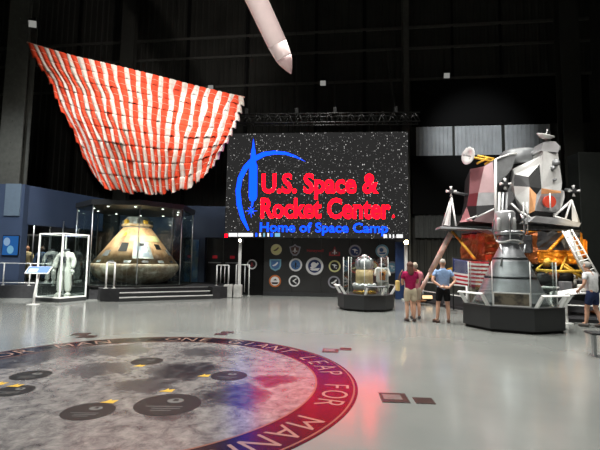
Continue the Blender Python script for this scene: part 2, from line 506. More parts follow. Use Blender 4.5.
for k in range(len(o_) - 1): g.face([o_[k], i_[k], i_[k + 1], o_[k + 1]])
g.build('arc_mark', BLUE, scr)
for x0, x1, mi in ((36, 62, 0), (64, 108, 0), (115, 120, 1), (126, 131, 0), (138, 143, 2), (150, 155, 0), (160, 166, 1), (172, 187, 2), (482, 492, 0), (498, 503, 0), (508, 512, 0), (518, 536, 0)):
    y = 328 if x0 < 200 else 331
    g = MB(); g.poly([S(x0, y + 5), S(x1, y + 5), S(x1, y - 5), S(x0, y - 5)]); g.build('bar_icon', [LWHITE, BLUE, LCY][mi], scr)
g = MB(); g.poly([S(24, 335), S(33, 335), S(33, 326), S(24, 326)]); g.build('bar_icon', RED, scr)

# posts under the screen, lamps on them
for k, (px, w, lab) in enumerate(((239.5, 0.13, 'thin white post under the left end of the LED screen'), (403.5, 0.13, 'white post beside the blue panel under the right end of the LED screen'))):
    s_ = (at(px, 250, 19.7).x - SL.x) / (SR.x - SL.x); q = SL.lerp(SR, s_)
    g = MB((q.x, q.y + 0.05, 0)); g.box((q.x, q.y + 0.05, 1.37), (w, w, 2.74), bev=0.012); g.box((q.x, q.y + 0.05, 0.03), (0.34, 0.34, 0.06), bev=0.01)
    o = g.build('screen_post', M['white']); o.location = (q.x, q.y + 0.05, 0); tag(o, lab, 'post', 'posts under the screen')
    px2 = (240, 402.5)[k]
    s_ = (at(px2, 250, 19.7).x - SL.x) / (SR.x - SL.x); q = SL.lerp(SR, s_)
    t = thing('flood_lamp', ('glaring lamp under the left end of the LED screen', 'glaring warm lamp under the right end of the LED screen')[k], 'lamp', (q.x, q.y - 0.16, SZ0 - 0.02), 0, 'lamps under the screen')
    g = MB(); g.box((0, 0.02, -0.13), (0.3, 0.14, 0.24), 0, bev=0.02); g.tube([(0, 0.06, -0.1), (0, 0.1, 0.06)], 0.02); g.build('housing', M['black'], t)
    g = MB(); g.lathe([(0.0, 0.02), (0.10 if k else 0.07, 0.0)], 16, (0, -0.06, -0.13), M=Matrix.Rotation(PI / 2, 3, 'X'), caps=False); g.build('lamp_face', emitter('warm_lamp_glow', (1, .72, .30), 60.0) if k else M['lamp_glow'], t)
s_ = 0.955; q = SL.lerp(SR, 0.962) + Vector((0, .22))
g = MB((q.x, q.y + .2, 0)); g.box((q.x, q.y + .2, 1.33), (0.42, 0.12, 2.66), bev=0.01); o = g.build('banner_panel', M['blue_dark']); o.location = (q.x, q.y + .2, 0)
tag(o, 'tall dark blue panel standing under the right end of the LED screen', 'panel')

# lighting truss over the screen with its hoists
ta, tb = at(213, 126, 19.6), at(419, 121, 18.9)
T0 = Vector((ta.x, 19.55, 8.12)); T1 = Vector((tb.x, 18.85, 8.12)); d = (T1 - T0); Lt = d.length; rz = math.atan2(d.y, d.x)
tr = thing('lighting_truss', 'long dark box truss above the LED screen', 'truss', T0, rz)
hh = 0.42
for y, z in ((-hh / 2, 0), (hh / 2, 0), (-hh / 2, hh), (hh / 2, hh)):
    g = MB(); g.tube([(0, y, z), (Lt, y, z)], 0.03, 8); g.build('chord', M['truss'], tr)
g = MB(); n = 20
for i in range(n):
    x0, x1 = Lt * i / n, Lt * (i + 1) / n; xm = (x0 + x1) / 2
    for y in (-hh / 2, hh / 2):
        g.tube([(x0, y, 0), (xm, y, hh)], 0.016, 6); g.tube([(xm, y, hh), (x1, y, 0)], 0.016, 6)
    g.tube([(x0, -hh / 2, hh), (xm, hh / 2, hh)], 0.014, 6); g.tube([(x0, -hh / 2, 0), (x0, hh / 2, 0)], 0.014, 6)
g.build('lattice', M['truss'], tr)
for i, (px, top, py) in enumerate(((246, (251, 60), 118), (296.5, (296.5, 60), 117), (334.5, (334.5, 60), 116), (394, (378, 10), 115))):
    b = at(px, py, 19.3); s_ = (b.x - T0.x) / (T1.x - T0.x); q = T0.lerp(T1, s_); q.z = 8.12 + hh + 0.031
    tp = at(top[0], top[1], 19.3); dirv = Vector((tp.x - b.x, 0, tp.z - b.z)); e = q + dirv * ((19.98 - q.z) / dirv.z)
    h = thing('chain_hoist', 'hoist cable holding the truss, ' + ('beside the striped parachute', 'just right of the hanging missile tip', 'right of the middle floodlight', 'slanting, nearest the right end of the truss')[i], 'cable', q, 0, 'hoist cables of the truss')
    g = MB(q); g.tube([q, e], 0.010, 6); g.build('cable', M['truss'], h)
    g = MB(); g.box((0, 0, 0.16), (0.16, 0.14, 0.3), bev=0.02); g.build('hoist_motor', M['black'], h)

# ------------------------------------------------------------------ the low wall of mission patches
PA, PB = Vector((at(263, 290, 20.6).x, 20.7)), Vector((5.3, 20.3)); pdir = (PB - PA).normalized(); prot = math.atan2(pdir.y, pdir.x)
PW = (PB - PA).length; npan = 5
for i in range(npan):
    g = MB(); a = PA + pdir * (PW * i / npan + 0.01); b = PA + pdir * (PW * (i + 1) / npan - 0.01); c = (a + b) / 2
    g.box((c.x, c.y + .1, 1.5), ((b - a).length, 0.2, 3.0), rz=prot, bev=0.008); struct(g.build('wall_patch_panel', M['charcoal_tile']))
a = at(241, 290, 20.9)
g = MB(); g.box(((a.x + PA.x) / 2, 20.95, 1.5), (PA.x - a.x, 0.2, 3.0)); struct(g.build('wall_patch_side', M['black_band']))
g = MB(); c = (PA + PB) / 2; g.box((c.x, c.y - 0.05, 0.09), (PW, 0.1, 0.18), rz=prot); struct(g.build('baseboard_patch', M['charcoal']))

PC = {k: mat('patch_' + k, v, 0.6) for k, v in dict(cream=(214, 206, 160), white=(225, 225, 225), navy=(40, 56, 104), dark=(30, 30, 34), orange=(196, 110, 50),
      sky=(120, 168, 190), blue=(70, 110, 160), red=(170, 50, 56), grey=(150, 150, 160), brown=(92, 66, 60), yellow=(216, 214, 150), black=(18, 18, 20)).items()}


def patch(px, py, dpx, ring, field, mark, marks, label, shape='round', wide=False):
    base = PA if px > 262 else Vector((PA.x, 20.85)); dd = pdir if px > 262 else Vector((1, 0))
    P = at(px, py, 20.5); t = (P.x - base.x) / dd.x; q = base + dd * t; P = at(px, py, q.y)
    r = dpx / 2 * q.y / F_PX
    o = thing('mission_patch', label, 'emblem', (P.x, q.y + (-0.003 if px > 262 else 0.004), P.z), prot if px > 262 else 0, 'round mission emblems on the dark wall')
    Rm = Matrix.Rotation(PI / 2, 3, 'X')
    def disc(rad, y0, y1, nm, m):
        g = MB()
        if shape == 'round': pl = [(rad * math.cos(k * PI / 16), rad * math.sin(k * PI / 16)) for k in range(32)]
        elif shape == 'shield': pl = [(-rad, rad * .95), (rad, rad * .95), (rad, -rad * .2), (rad * .75, -rad * .75), (0, -rad * 1.12), (-rad * .75, -rad * .75), (-rad, -rad * .2)]
        elif shape == 'badge': pl = [(-rad, rad * .55), (-rad * .3, rad * .75), (0, rad * 1.05), (rad * .3, rad * .75), (rad, rad * .55), (rad * .75, -rad * .5), (rad * .3, -rad), (-rad * .3, -rad), (-rad * .75, -rad * .5)]
        else: pl = [(-rad, -rad * .75), (rad, -rad * .75), (rad, -rad * .1), (rad * .35, rad * .1), (0, rad), (-rad * .35, rad * .1), (-rad, -rad * .1)]
        g.slab([(x, y0, z) for x, z in pl], (0, y1 - y0, 0)); return g.build(nm, m, o)
    disc(r, 0.0, -0.02, 'rim', PC[ring]); disc(r * 0.74, -0.015, -0.028, 'field', PC[field])
    g = MB()
    for poly in marks: g.slab([(x * r, -0.027, z * r) for x, z in poly], (0, -0.008, 0))
    g.build('device', PC[mark], o)
    return o


swoosh = [[(-.55, -.15), (-.1, .05), (.35, .45), (.5, .3), (.1, -.15), (-.3, -.3)]]
bird = [[(-.55, .25), (0, .35), (.5, .05), (.1, .05), (-.05, -.4), (-.15, .1)], [(.1, -.25), (.45, -.25), (.3, -.45)]]
chev = [[(.35, .5), (-.35, 0), (.35, -.5), (.45, -.35), (-.05, 0), (.45, .35)]]
ship = [[(-.06, -.5), (.06, -.5), (.14, .1), (0, .5), (-.14, .1)], [(-.5, -.2), (-.2, -.1), (-.2, -.3)], [(.5, -.2), (.2, -.1), (.2, -.3)]]
hor = [[(-.6, -.2), (.6, -.2), (.4, -.5), (-.4, -.5)], [(-.3, .1), (.35, .1), (.05, .4)]]
moon = [[(.32 * math.cos(k * PI / 5) - .1, .32 * math.sin(k * PI / 5) + .15) for k in range(10)], [(-.6, -.3), (.6, -.2), (.4, -.5), (-.3, -.5)]]
patch(276.3, 249.6, 11, 'cream', 'yellow', 'brown', swoosh, 'pale yellow round mission emblem, top left of the dark wall')
patch(295, 250, 11.5, 'grey', 'brown', 'white', ship, 'grey and brown badge-shaped emblem in the top row', 'badge')
patch(334.6, 251.7, 11, 'red', 'brown', 'white', ship, 'dark red peaked emblem right of the small red lettering', 'peak')
patch(355, 251, 12.5, 'grey', 'navy', 'white', bird, 'round emblem of grey rim and navy field above the glass case')
patch(382, 251, 13, 'sky', 'white', 'blue', moon, 'pale blue and white round emblem nearest the screen post')
patch(252, 264.3, 9.8, 'white', 'dark', 'red', ship, 'lone small round emblem on the dark side wall near the railing')
patch(275.4, 264.6, 11.5, 'sky', 'blue', 'white', swoosh, 'light blue shield-shaped emblem in the left column', 'shield')
patch(295.7, 264.8, 13, 'white', 'blue', 'dark', ship, 'round emblem with white rim and blue field left of the largest one')
patch(314.6, 266.2, 17.5, 'white', 'navy', 'white', moon + swoosh, 'largest round white and navy emblem in the middle of the wall')
patch(334.6, 266.2, 11.8, 'yellow', 'dark', 'white', bird, 'round emblem with pale yellow-green rim and dark field')
patch(355, 267.5, 11, 'red', 'brown', 'cream', swoosh, 'red round emblem seen through the glass case')
patch(373, 266.5, 11, 'orange', 'cream', 'brown', moon, 'orange and cream round emblem behind the glass case')
patch(392, 267.3, 12, 'grey', 'sky', 'white', bird, 'grey round emblem right of the white backpack suit')
patch(275, 281, 12, 'orange', 'white', 'dark', hor, 'orange-rimmed round emblem, lowest in the left column')
patch(294.3, 281, 11.2, 'white', 'dark', 'white', chev, 'round white-rimmed emblem with a pale chevron, bottom row')
patch(334, 282, 12, 'grey', 'dark', 'white', swoosh + ship[1:], 'grey round emblem low on the wall at the case corner')
# the small red lettering among them
P = at(315, 250, 20.5); me = text_mesh('Honeywell', 0.01); b = bounds(me); w = 16.5 * 20.5 / F_PX; sx = w / (b[1] - b[0])
g = MB(); g.add_mesh(me, 0, Matrix(((sx, 0, 0, -w / 2), (0, 0, 1, -0.02), (0, sx * 1.05, 0, -0.09), (0, 0, 0, 1))))
t = (P.x - PA.x) / pdir.x; q = PA + pdir * t
o = g.build('wall_lettering', PC['red'], normals=False); o.location = (P.x, q.y - 0.002, P.z); o.rotation_euler.z = prot
tag(o, 'small red lettering in the top row between two emblems', 'lettering')
# ------------------------------------------------------------------ the moon mosaic in the floor
CX, CY, RO, RI = -2.386, 6.05, 3.2, 2.645


def moon_mat(maria, crater):
    m = bpy.data.materials.new('moon_picture'); m.use_nodes = True
    nt = m.node_tree; N = nt.nodes; L = nt.links; b = N['Principled BSDF']
    tc = N.new('ShaderNodeTexCoord')

    def noise(sc, det, rough=0.6, dist=0.0):
        n = N.new('ShaderNodeTexNoise'); n.inputs['Scale'].default_value = sc; n.inputs['Detail'].default_value = det
        n.inputs['Roughness'].default_value = rough; n.inputs['Distortion'].default_value = dist
        L.new(tc.outputs['Object'], n.inputs['Vector']); return n

    def math_(op, a, b_=None, c=None):
        k = N.new('ShaderNodeMath'); k.operation = op
        for i, x in enumerate((a, b_, c)):
            if x is None: continue
            if isinstance(x, (int, float)): k.inputs[i].default_value = x
            else: L.new(x, k.inputs[i])
        return k.outputs[0]

    warp = noise(1.3, 6, 0.65)
    w1 = N.new('ShaderNodeVectorMath'); w1.operation = 'MULTIPLY_ADD'
    sub = N.new('ShaderNodeVectorMath'); sub.operation = 'SUBTRACT'; sub.inputs[1].default_value = (0.5, 0.5, 0.5)
    L.new(warp.outputs['Color'], sub.inputs[0])
    L.new(sub.outputs[0], w1.inputs[0]); w1.inputs[1].default_value = (1.1, 1.1, 0); L.new(tc.outputs['Object'], w1.inputs[2])
    dark = None
    for (x, y, r, s) in maria:
        ds = N.new('ShaderNodeVectorMath'); ds.operation = 'DISTANCE'; L.new(w1.outputs[0], ds.inputs[0]); ds.inputs[1].default_value = (x, y, 0)
        mr = N.new('ShaderNodeMapRange'); mr.interpolation_type = 'SMOOTHSTEP'
        mr.inputs['From Min'].default_value = r * 0.55; mr.inputs['From Max'].default_value = r * 1.15
        mr.inputs['To Min'].default_value = s; mr.inputs['To Max'].default_value = 0
        L.new(ds.outputs['Value'], mr.inputs['Value'])
        dark = mr.outputs[0] if dark is None else math_('MAXIMUM', dark, mr.outputs[0])
    fine = noise(5.5, 8, 0.72, 0.4)
    v = N.new('ShaderNodeTexVoronoi'); v.inputs['Scale'].default_value = 6.0; L.new(w1.outputs[0], v.inputs['Vector'])
    cr = N.new('ShaderNodeMapRange'); cr.inputs['From Min'].default_value = 0.0; cr.inputs['From Max'].default_value = 0.16
    cr.inputs['To Min'].default_value = 0.10; cr.inputs['To Max'].default_value = 0; L.new(v.outputs['Distance'], cr.inputs['Value'])
    base = math_('MULTIPLY_ADD', fine.outputs['Fac'], 1.15, -0.14)
    t = math_('SUBTRACT', base, math_('MULTIPLY', dark, 0.42))
    t = math_('ADD', t, cr.outputs[0])
    r = N.new('ShaderNodeValToRGB'); el = r.color_ramp.elements
    el[0].position = 0.0; el[0].color = lin((38, 36, 40)); el[1].position = 0.62; el[1].color = lin((140, 136, 133))
    k = el.new(0.28); k.color = lin((82, 79, 80)); L.new(t, r.inputs['Fac'])
    L.new(r.outputs['Color'], b.inputs['Base Color'])
    b.inputs['Roughness'].default_value = 0.24; b.inputs['IOR'].default_value = 1.65
    return m


def loc(px, py):
    p = ground(px, py); return (p.x - CX, p.y - CY)


maria = []
for px, py, r, s in ((272, 379, .36, 1.0), (182, 372, .55, .95), (238, 395, .5, .8), (150, 385, .4, .7), (60, 352, .75, .75), (20, 358, .7, .8), (120, 350, .55, .6), (200, 352, .45, .55), (100, 370, .45, .55), (168, 412, .3, .6), (225, 352, .35, .5)):
    x, y = loc(px, py); maria.append((x, y, r, s))
mos = thing('floor_mosaic', 'great round moon picture set in the grey floor with a lettered dark ring', 'floor graphic', (CX, CY, 0.0))


def annulus(name, r0, r1, z, m, parent, seg=128, z0=0.0):
    g = MB()
    prof = [(r0, z0), (r1, z0), (r1, z), (r0, z)] if r0 > 0 else None
    if r0 > 0:
        rs = [[g.v((r * math.cos(2 * PI * k / seg), r * math.sin(2 * PI * k / seg), zz)) for k in range(seg)] for r, zz in prof]
        for a, b in zip(rs, rs[1:] + rs[:1]):
            for i in range(seg): g.face([a[i], a[(i + 1) % seg], b[(i + 1) % seg], b[i]])
    else:
        g.prism([(r1 * math.cos(2 * PI * k / seg), r1 * math.sin(2 * PI * k / seg)) for k in range(seg)], z0, z)
    return g.build(name, m, parent)


annulus('moon_disc', 0, RI, 0.004, moon_mat(maria, None), mos)
M['ring'] = mat('ring_inlay', (22, 17, 24), 0.22, vary=0.12, vscale=5)
M['tan'] = mat('tan_inlay', (122, 82, 70), 0.25); M['plaque'] = mat('plaque_inlay', (16, 15, 15), 0.4); M['letter'] = mat('letter_inlay', (140, 112, 100), 0.25)
M['plq_white'] = mat('plaque_lettering', (96, 96, 94), 0.4); M['marker'] = mat('marker_yellow', (196, 156, 50), 0.45)
annulus('lettering_ring', RI, RO, 0.004, M['ring'], mos)
annulus('inner_line', RI - 0.012, RI + 0.014, 0.0055, M['tan'], mos, z0=0.003)
annulus('outer_line', RO - 0.06, RO - 0.035, 0.0055, M['tan'], mos, z0=0.003)
phrase = "FOR MANKIND \u00b7 ONE SMALL STEP FOR MAN \u00b7 ONE GIANT LEAP "
ang = math.radians(-5.5); stepa = 2 * PI / len(phrase)
rb = RI + 0.11; lh = 0.33
hcap = bounds(text_mesh('H'))[3]
for ch in phrase:
    if ch != ' ':
        me = text_mesh(ch, -0.004); b = bounds(me); cx_ = (b[0] + b[1]) / 2; sc = lh / hcap
        Rm = Matrix.Rotation(ang - PI / 2, 4, 'Z')
        T = Rm @ Matrix.Translation((0, rb, 0.0055)) @ Matrix.Diagonal((sc * 0.9, sc, 1, 1)) @ Matrix.Translation((-cx_, 0, 0))
        g = MB(); g.add_mesh(me, 0, T); g.build('letter', M['letter'], mos, normals=False)
    ang -= stepa
# landing-site plaques with their small yellow markers
for px, py, wpx, mk in ((31, 375.5, 36, None), (14, 391, 36, (15, 386)), (88.5, 411.5, 49, (109, 402)), (168, 404.5, 63, (167, 391)), (229, 376, 35, (204, 376)), (147, 361.5, 30, (139, 366)), (0, 383, 10, (-1, 384))):
    x, y = loc(px, py); Y = y + CY; r = wpx / 2 * Y / F_PX
    if px < 5: r = 0.0
    if r:
        g = MB(); g.prism([(x + r * math.cos(k * PI / 20), y + r * math.sin(k * PI / 20)) for k in range(40)], 0.003, 0.006)
        pl = g.build('landing_plaque', M['plaque'], mos)
        g = MB(); 
        g.prism([(x + r * .14 + r * .26 * math.cos(k * PI / 10), y + r * .32 + r * .22 * math.sin(k * PI / 10)) for k in range(20)], 0.0055, 0.0066, 0)
        g.prism([(x + r * .05, y + r * .28), (x + r * .24, y + r * .28), (x + r * .2, y + r * .48), (x + r * .09, y + r * .48)], 0.006, 0.0072, 1)
        for j in range(3):
            g.box((x - r * .05 + (j % 2) * r * .1, y - r * (.22 + .17 * j), 0.0062), (r * (1.1 - .25 * j), r * .045, 0.0014), 0)
        g.build('plaque_device', [M['plq_white'], M['plaque']], pl)
    if mk:
        x, y = loc(*mk); g = MB(); q = 0.066
        g.prism([(x - q * 1.4, y - q * .6), (x + q * 1.1, y - q * .9), (x + q * 1.3, y + q * .9), (x + q * .2, y + q * .5), (x - q * .1, y + q * 1.4), (x - q * .5, y + q * .2)], 0.004, 0.0068)
        g.build('site_marker', M['marker'], mos)
# floor outlet plates
M['plate'] = mat('bronze_plate', (70, 52, 48), 0.35, metal=0.3, vary=0.15); M['plate_in'] = mat('plate_insert', (120, 108, 104), 0.3, metal=0.2, vary=0.2, vscale=20)
for px, py, w, d, rz, ins, lab in ((81, 334.3, .34, .3, .1, 0, 'dark floor outlet plate at the far left of the moon ring, further of its pair'), (87, 336.8, .36, .26, .1, 0, 'dark floor outlet plate touching the far edge of the moon ring, nearer of its pair'),
                                   (221, 334.3, .28, .24, .1, 0, 'dark floor outlet plate behind the moon ring, left one of its pair'), (227.5, 332.6, .3, .24, .1, 0, 'dark floor outlet plate behind the moon ring, right one of its pair'),
                                   (330.5, 350.8, .30, .33, -.12, 1, 'reddish outlet plate with lid just right of the moon ring'), (345.5, 349.2, .22, .22, -.12, 0, 'small plain outlet plate furthest from the ring in the red glow'),
                                   (394, 398, .33, .36, -.06, 1, 'bronze outlet plate with a pale lid in the open floor at the right'), (424, 401, .23, .22, -.06, 0, 'small plain bronze plate, rightmost in the open floor')):
    p = ground(px, py); t = thing('floor_outlet', lab, 'floor plate', (p.x, p.y, 0), rz, 'outlet plates in the floor')
    g = MB(); g.box((0, 0, 0.004), (w, d, 0.008), bev=0.002); g.build('plate', M['plate'], t)
    if ins:
        g = MB(); g.box((-.02, 0.01, 0.008), (w * .68, d * .55, 0.006), bev=0.001); g.build('lid', M['plate_in'], t)
# ------------------------------------------------------------------ exhibits on the left
def figure_suit(joints_extra=None, s=1.0):
    """thick standing space suit without a helmet"""
    J = [(0, 0, .95, .17, .13), (0, 0, 1.12, .17, .14), (0, 0, 1.34, .20, .16), (0, 0, 1.47, .15, .13), (0, 0, 1.55, .105, .105),
         (-.20, 0, 1.42, .105), (-.30, -.03, 1.18, .09), (-.31, -.12, .93, .075),
         (.20, 0, 1.42, .105), (.30, -.03, 1.18, .09), (.30, -.14, .95, .075),
         (-.10, 0, .86, .14), (-.125, -.01, .50, .12), (-.14, 0, .14, .10),
         (.10, 0, .86, .14), (.125, -.01, .50, .12), (.14, 0, .14, .10)]
    E_ = [(0, 1), (1, 2), (2, 3), (3, 4), (2, 5), (5, 6), (6, 7), (2, 8), (8, 9), (9, 10), (0, 11), (11, 12), (12, 13), (0, 14), (14, 15), (15, 16)]
    return skin_mesh([(a[0] * s, a[1] * s, a[2] * s, *[q * s for q in a[3:]]) for a in J], E_)


def glove(mb, c, d, s=1.0, mi=0):
    """hand with palm, four curled fingers and a thumb; c = wrist, d = direction of the hand"""
    d = Vector(d).normalized(); up = Vector((0, 0, 1)) if abs(d.z) < .8 else Vector((0, -1, 0))
    sd = d.cross(up).normalized(); nn = sd.cross(d)
    mb.tube([Vector(c), Vector(c) + d * .05 * s, Vector(c) + d * .09 * s], [.026 * s, .038 * s, .034 * s], 8, mi)
    for k, ln in enumerate((.062, .072, .068, .052)):
        b = Vector(c) + d * .085 * s + sd * (k - 1.5) * .019 * s
        mb.tube([b, b + d * ln * .5 * s, b + d * ln * .85 * s - nn * .02 * s, b + d * ln * .8 * s - nn * .045 * s], [.011 * s, .0105 * s, .0095 * s, .008 * s], 6, mi)
    b = Vector(c) + d * .03 * s - sd * .03 * s
    mb.tube([b, b + d * .03 * s - sd * .022 * s, b + d * .06 * s - sd * .026 * s - nn * .012 * s], [.013 * s, .012 * s, .009 * s], 6, mi)


M['suit'] = mat('suit_fabric', (232, 230, 222), 0.85, spec=0.15, vary=0.06, vscale=7, bump=0.22, bscale=9)
M['suit_grey'] = mat('suit_fitting', (120, 122, 126), 0.4, metal=0.4)


def space_suit(loc, rz, s, label, group=None, m=None):
    t = thing('space_suit', label, 'space suit', loc, rz, group)
    g = MB(); g.add_mesh(figure_suit(s=s)); g.build('suit_body', m or M['suit'], t, normals=False)
    g = MB(); g.lathe([(.10, 1.54), (.118, 1.55), (.118, 1.60), (.098, 1.61)], 20); 
    for v in g.bm.verts: v.co *= s
    g.build('neck_ring', M['suit_grey'], t)
    for k, sx in enumerate((-1, 1)):
        g = MB(); q = Vector((sx * .305, -.13, .92)) * s; glove(g, q, (0, -.3, -1), 1.25 * s); g.build('glove', m or M['suit'], t)
        g = MB(); g.tube([Vector((sx * .14, .05, .07)) * s, Vector((sx * .15, -.06, .07)) * s, Vector((sx * .16, -.19, .055)) * s], [.075 * s, .085 * s, .06 * s], 12)
        g.box(Vector((sx * .15, -.06, .012)) * s, (.15 * s, .30 * s, .024 * s), bev=.008); g.build('boot', M['suit_grey'] if k > 5 else (m or M['suit']), t)
    g = MB(); g.box(Vector((0, -.2, 1.28)) * s, (.2 * s, .1 * s, .14 * s), bev=.015)
    for sx in (-1, 1):
        g.lathe([(.03 * s, 0), (.03 * s, .05 * s)], 10, Vector((sx * .09, -.2, 1.17)) * s, M=Matrix.Rotation(PI / 2, 3, 'X'))
    g.build('chest_unit', M['suit_grey'], t)
    return t


def frame_case(name, label, loc, rz, w, d, z0, z1, bar, mframe, group=None, plinth=0.0):
    t = thing(name, label, 'display case', loc, rz, group)
    if plinth:
        g = MB(); g.box((0, 0, plinth / 2), (w + .04, d + .04, plinth), bev=.012); g.build('plinth', M['charcoal'], t)
    for sx in (-1, 1):
        for sy in (-1, 1):
            g = MB(); g.box((sx * (w / 2 - bar / 2), sy * (d / 2 - bar / 2), (z0 + z1) / 2), (bar, bar, z1 - z0)); g.build('corner_post', mframe, t)
    for z, nm in ((z0 + bar / 2, 'lower_frame'), (z1 - bar / 2, 'upper_frame')):
        g = MB()
        for s_ in (-1, 1):
            g.box((0, s_ * (d / 2 - bar / 2), z), (w - 2 * bar, bar, bar)); g.box((s_ * (w / 2 - bar / 2), 0, z), (bar, d - 2 * bar, bar))
        g.build(nm, mframe, t)
    for s_ in (-1, 1):
        g = MB(); g.box((0, s_ * (d / 2 - bar / 2), (z0 + z1) / 2), (w - 2 * bar, .008, z1 - z0 - 2 * bar)); g.build('glass_pane', M['glass'], t)
        g = MB(); g.box((s_ * (w / 2 - bar / 2), 0, (z0 + z1) / 2), (.008, d - 2 * bar, z1 - z0 - 2 * bar)); g.build('glass_pane', M['glass'], t)
    return t


# the white-framed case with the suit
CF, CL, CR = Vector((-8.97, 15.9)), Vector((-10.2, 16.42)), Vector((-8.5, 16.98))
cc = (CL + CR) / 2; crz = math.atan2((CF - CL).y, (CF - CL).x)
frame_case('display_case', 'white-framed glass case holding a standing headless white space suit', (cc.x, cc.y, 0), crz, (CF - CL).length, (CR - CF).length, 0.15, 2.62, 0.045, M['white'], plinth=0.15)
space_suit((cc.x + .12, cc.y - .05, 0.16), crz + .45, 1.16, 'white space suit without helmet standing in the white-framed glass case')
# angled reading sign on its curved post
t = thing('reading_sign', 'slanted blue reading sign on a curved white post before the suit case', 'sign', (-9.45, 15.15, 0), 0.15)
g = MB(); g.lathe([(.22, 0), (.22, .015), (.05, .03)], 24); g.build('base_plate', M['white'], t)
g = MB(); g.tube([(0, 0, .01), (.02, 0, .35), (.07, 0, .75), (.12, .02, 1.14)], [.045, .04, .038, .038], 12); g.build('post', M['white'], t)
g = MB(); g.box((.1, 0, 1.22), (.78, .42, .035), rx=.6, bev=.008); pn = g.build('panel', M['white'], t)
g = MB(); g.box((.1, -.013, 1.238), (.74, .38, .006), rx=.6); g.box((-.05, -.06, 1.215), (.3, .2, .004), 1, rx=.6); g.build('picture', [mat('sign_blue', (70, 96, 150), .5), mat('sign_pale', (150, 170, 205), .5)], pn)


def railing(name, label, pts, z, h, m, nb=0, r=0.022, group=None, mids=(), posts=True):
    P = [Vector((x, y, 0)) for x, y in pts]; base = P[0].copy(); base.z = z
    t = thing(name, label, 'railing', base, 0, group)
    for p in P:
        g = MB(base); q = p + Vector((0, 0, z)); g.tube([q, q + Vector((0, 0, h))], r * 1.15, 10); g.lathe([(r * 3, 0), (r * 3, .012)], 14, q); g.build('post', m, t)
    g = MB(base); g.tube([p + Vector((0, 0, z + h)) for p in P], r, 10); g.build('top_rail', m, t)
    for k in mids:
        g = MB(base); g.tube([p + Vector((0, 0, z + h * k)) for p in P], r * .7, 8); g.build('mid_rail', m, t)
    if nb:
        for a, b in zip(P, P[1:]):
            for i in range(1, nb + 1):
                q = a.lerp(b, i / (nb + 1)) + Vector((0, 0, z)); g = MB(base); g.tube([q + Vector((0, 0, h * .12)), q + Vector((0, 0, h))], r * .6, 8); g.build('baluster', m, t)
    return t


railing('guard_railing', 'white railing along the stage edge in front of the blue exhibit wall', [(-14.6, 17.75), (-13.55, 17.75), (-12.4, 17.75), (-11.3, 17.75), (-10.3, 17.75)], 0.5, 0.92, M['white'], mids=(0.12,))
q = ground(115.2, 289, .5)
railing('stair_railing', 'short pair of white posts with a rail at the left end of the stage steps', [(-7.62, 16.72), (-7.36, 16.86)], 0.5, 1.02, M['white'], r=.03)
railing('stair_railing', 'white railing with balusters along the ramp beside the right end of the steps', [(-3.85, 19.75), (-3.3, 19.75)], 0.5, .95, M['white'], r=.028, nb=2)
railing('ramp_railing', 'white railing with thin upright bars in front of the dark double door', [(-3.02, 20.25), (-2.40, 20.25)], 0.0, 1.48, M['white'], r=.026, nb=2)
for k, (xa, xb, lab) in enumerate(((224, 232.5, 'white painted block at the foot of the ramp railing, left of the two'), (234, 242, 'white painted block at the foot of the screen post, right of the two'))):
    a, b = ground(xa, 297.3), ground(xb, 297.3)
    g = MB(); g.box((0, 0, .29), (b.x - a.x, .4, .58), bev=.03); o = g.build('plinth_block', mat('block_white_%d' % k, (190, 190, 186), .6, vary=.3, vscale=4)); o.location = ((a.x + b.x) / 2, 19.35, 0)
    tag(o, lab, 'block', 'white blocks under the screen post')

# picture screen on the blue wall
a, b = at(3, 235, 18.35), at(18, 256, 18.35)
t = thing('picture_screen', 'glowing blue planet picture on the blue-grey wall at the far left', 'screen', ((a.x + b.x) / 2, 18.37, b.z))
W_, H_ = b.x - a.x, a.z - b.z
g = MB(); g.box((0, 0, H_ / 2), (W_, .06, H_), bev=.008); g.build('frame', M['black'], t)
g = MB(); g.poly([(-W_ * .47, -.034, H_ * .04), (W_ * .47, -.034, H_ * .04), (W_ * .47, -.034, H_ * .96), (-W_ * .47, -.034, H_ * .96)], 0)
for cx_, cz_, rr, mi in ((-.22, .68, .2, 1), (.02, .3, .2, 2)):
    g.poly([(W_ * (cx_ + rr * math.cos(k * PI / 12)), -.038, H_ * (cz_ + rr * 1.0 * math.sin(k * PI / 12))) for k in range(24)], mi)
g.build('picture', [emitter('screen_blue', (.02, .10, .30)), emitter('screen_planet', (.22, .34, .50)), emitter('screen_pale', (.16, .36, .52))], t)

# glass exhibit behind with two clothed mannequins, and a second white suit
fx = at(37, 250, 20.6)
frame_case('display_case', 'tall glass exhibit in the recess holding the beige and the blue figures', (fx.x - .1, 20.9, .5), 0, 1.75, 1.0, 0.0, 2.3, 0.035, M['steel'])


def mannequin(px, m1, m2, label, s, Y=20.8):
    p = at(px, 250, Y); t = thing('mannequin', label, 'mannequin', (p.x, Y, .51), 0.2)
    g = MB(); g.add_mesh(figure_suit(s=s)); g.build('jumpsuit', m1, t, normals=False)
    g = MB(); g.ball(Vector((0, 0, 1.70)) * s, (.095 * s, .11 * s, .13 * s)); g.tube([Vector((0, 0, 1.5)) * s, Vector((0, 0, 1.66)) * s], .055 * s); g.build('head', m2, t)
    for sx in (-1, 1):
        g = MB(); glove(g, Vector((sx * .305, -.13, .92)) * s, (0, -.2, -1), 1.15 * s); g.build('hand', m2, t)
        g = MB(); g.tube([Vector((sx * .14, .06, .05)) * s, Vector((sx * .15, -.17, .045)) * s], [.06 * s, .05 * s], 10); g.build('shoe', M['black'], t)


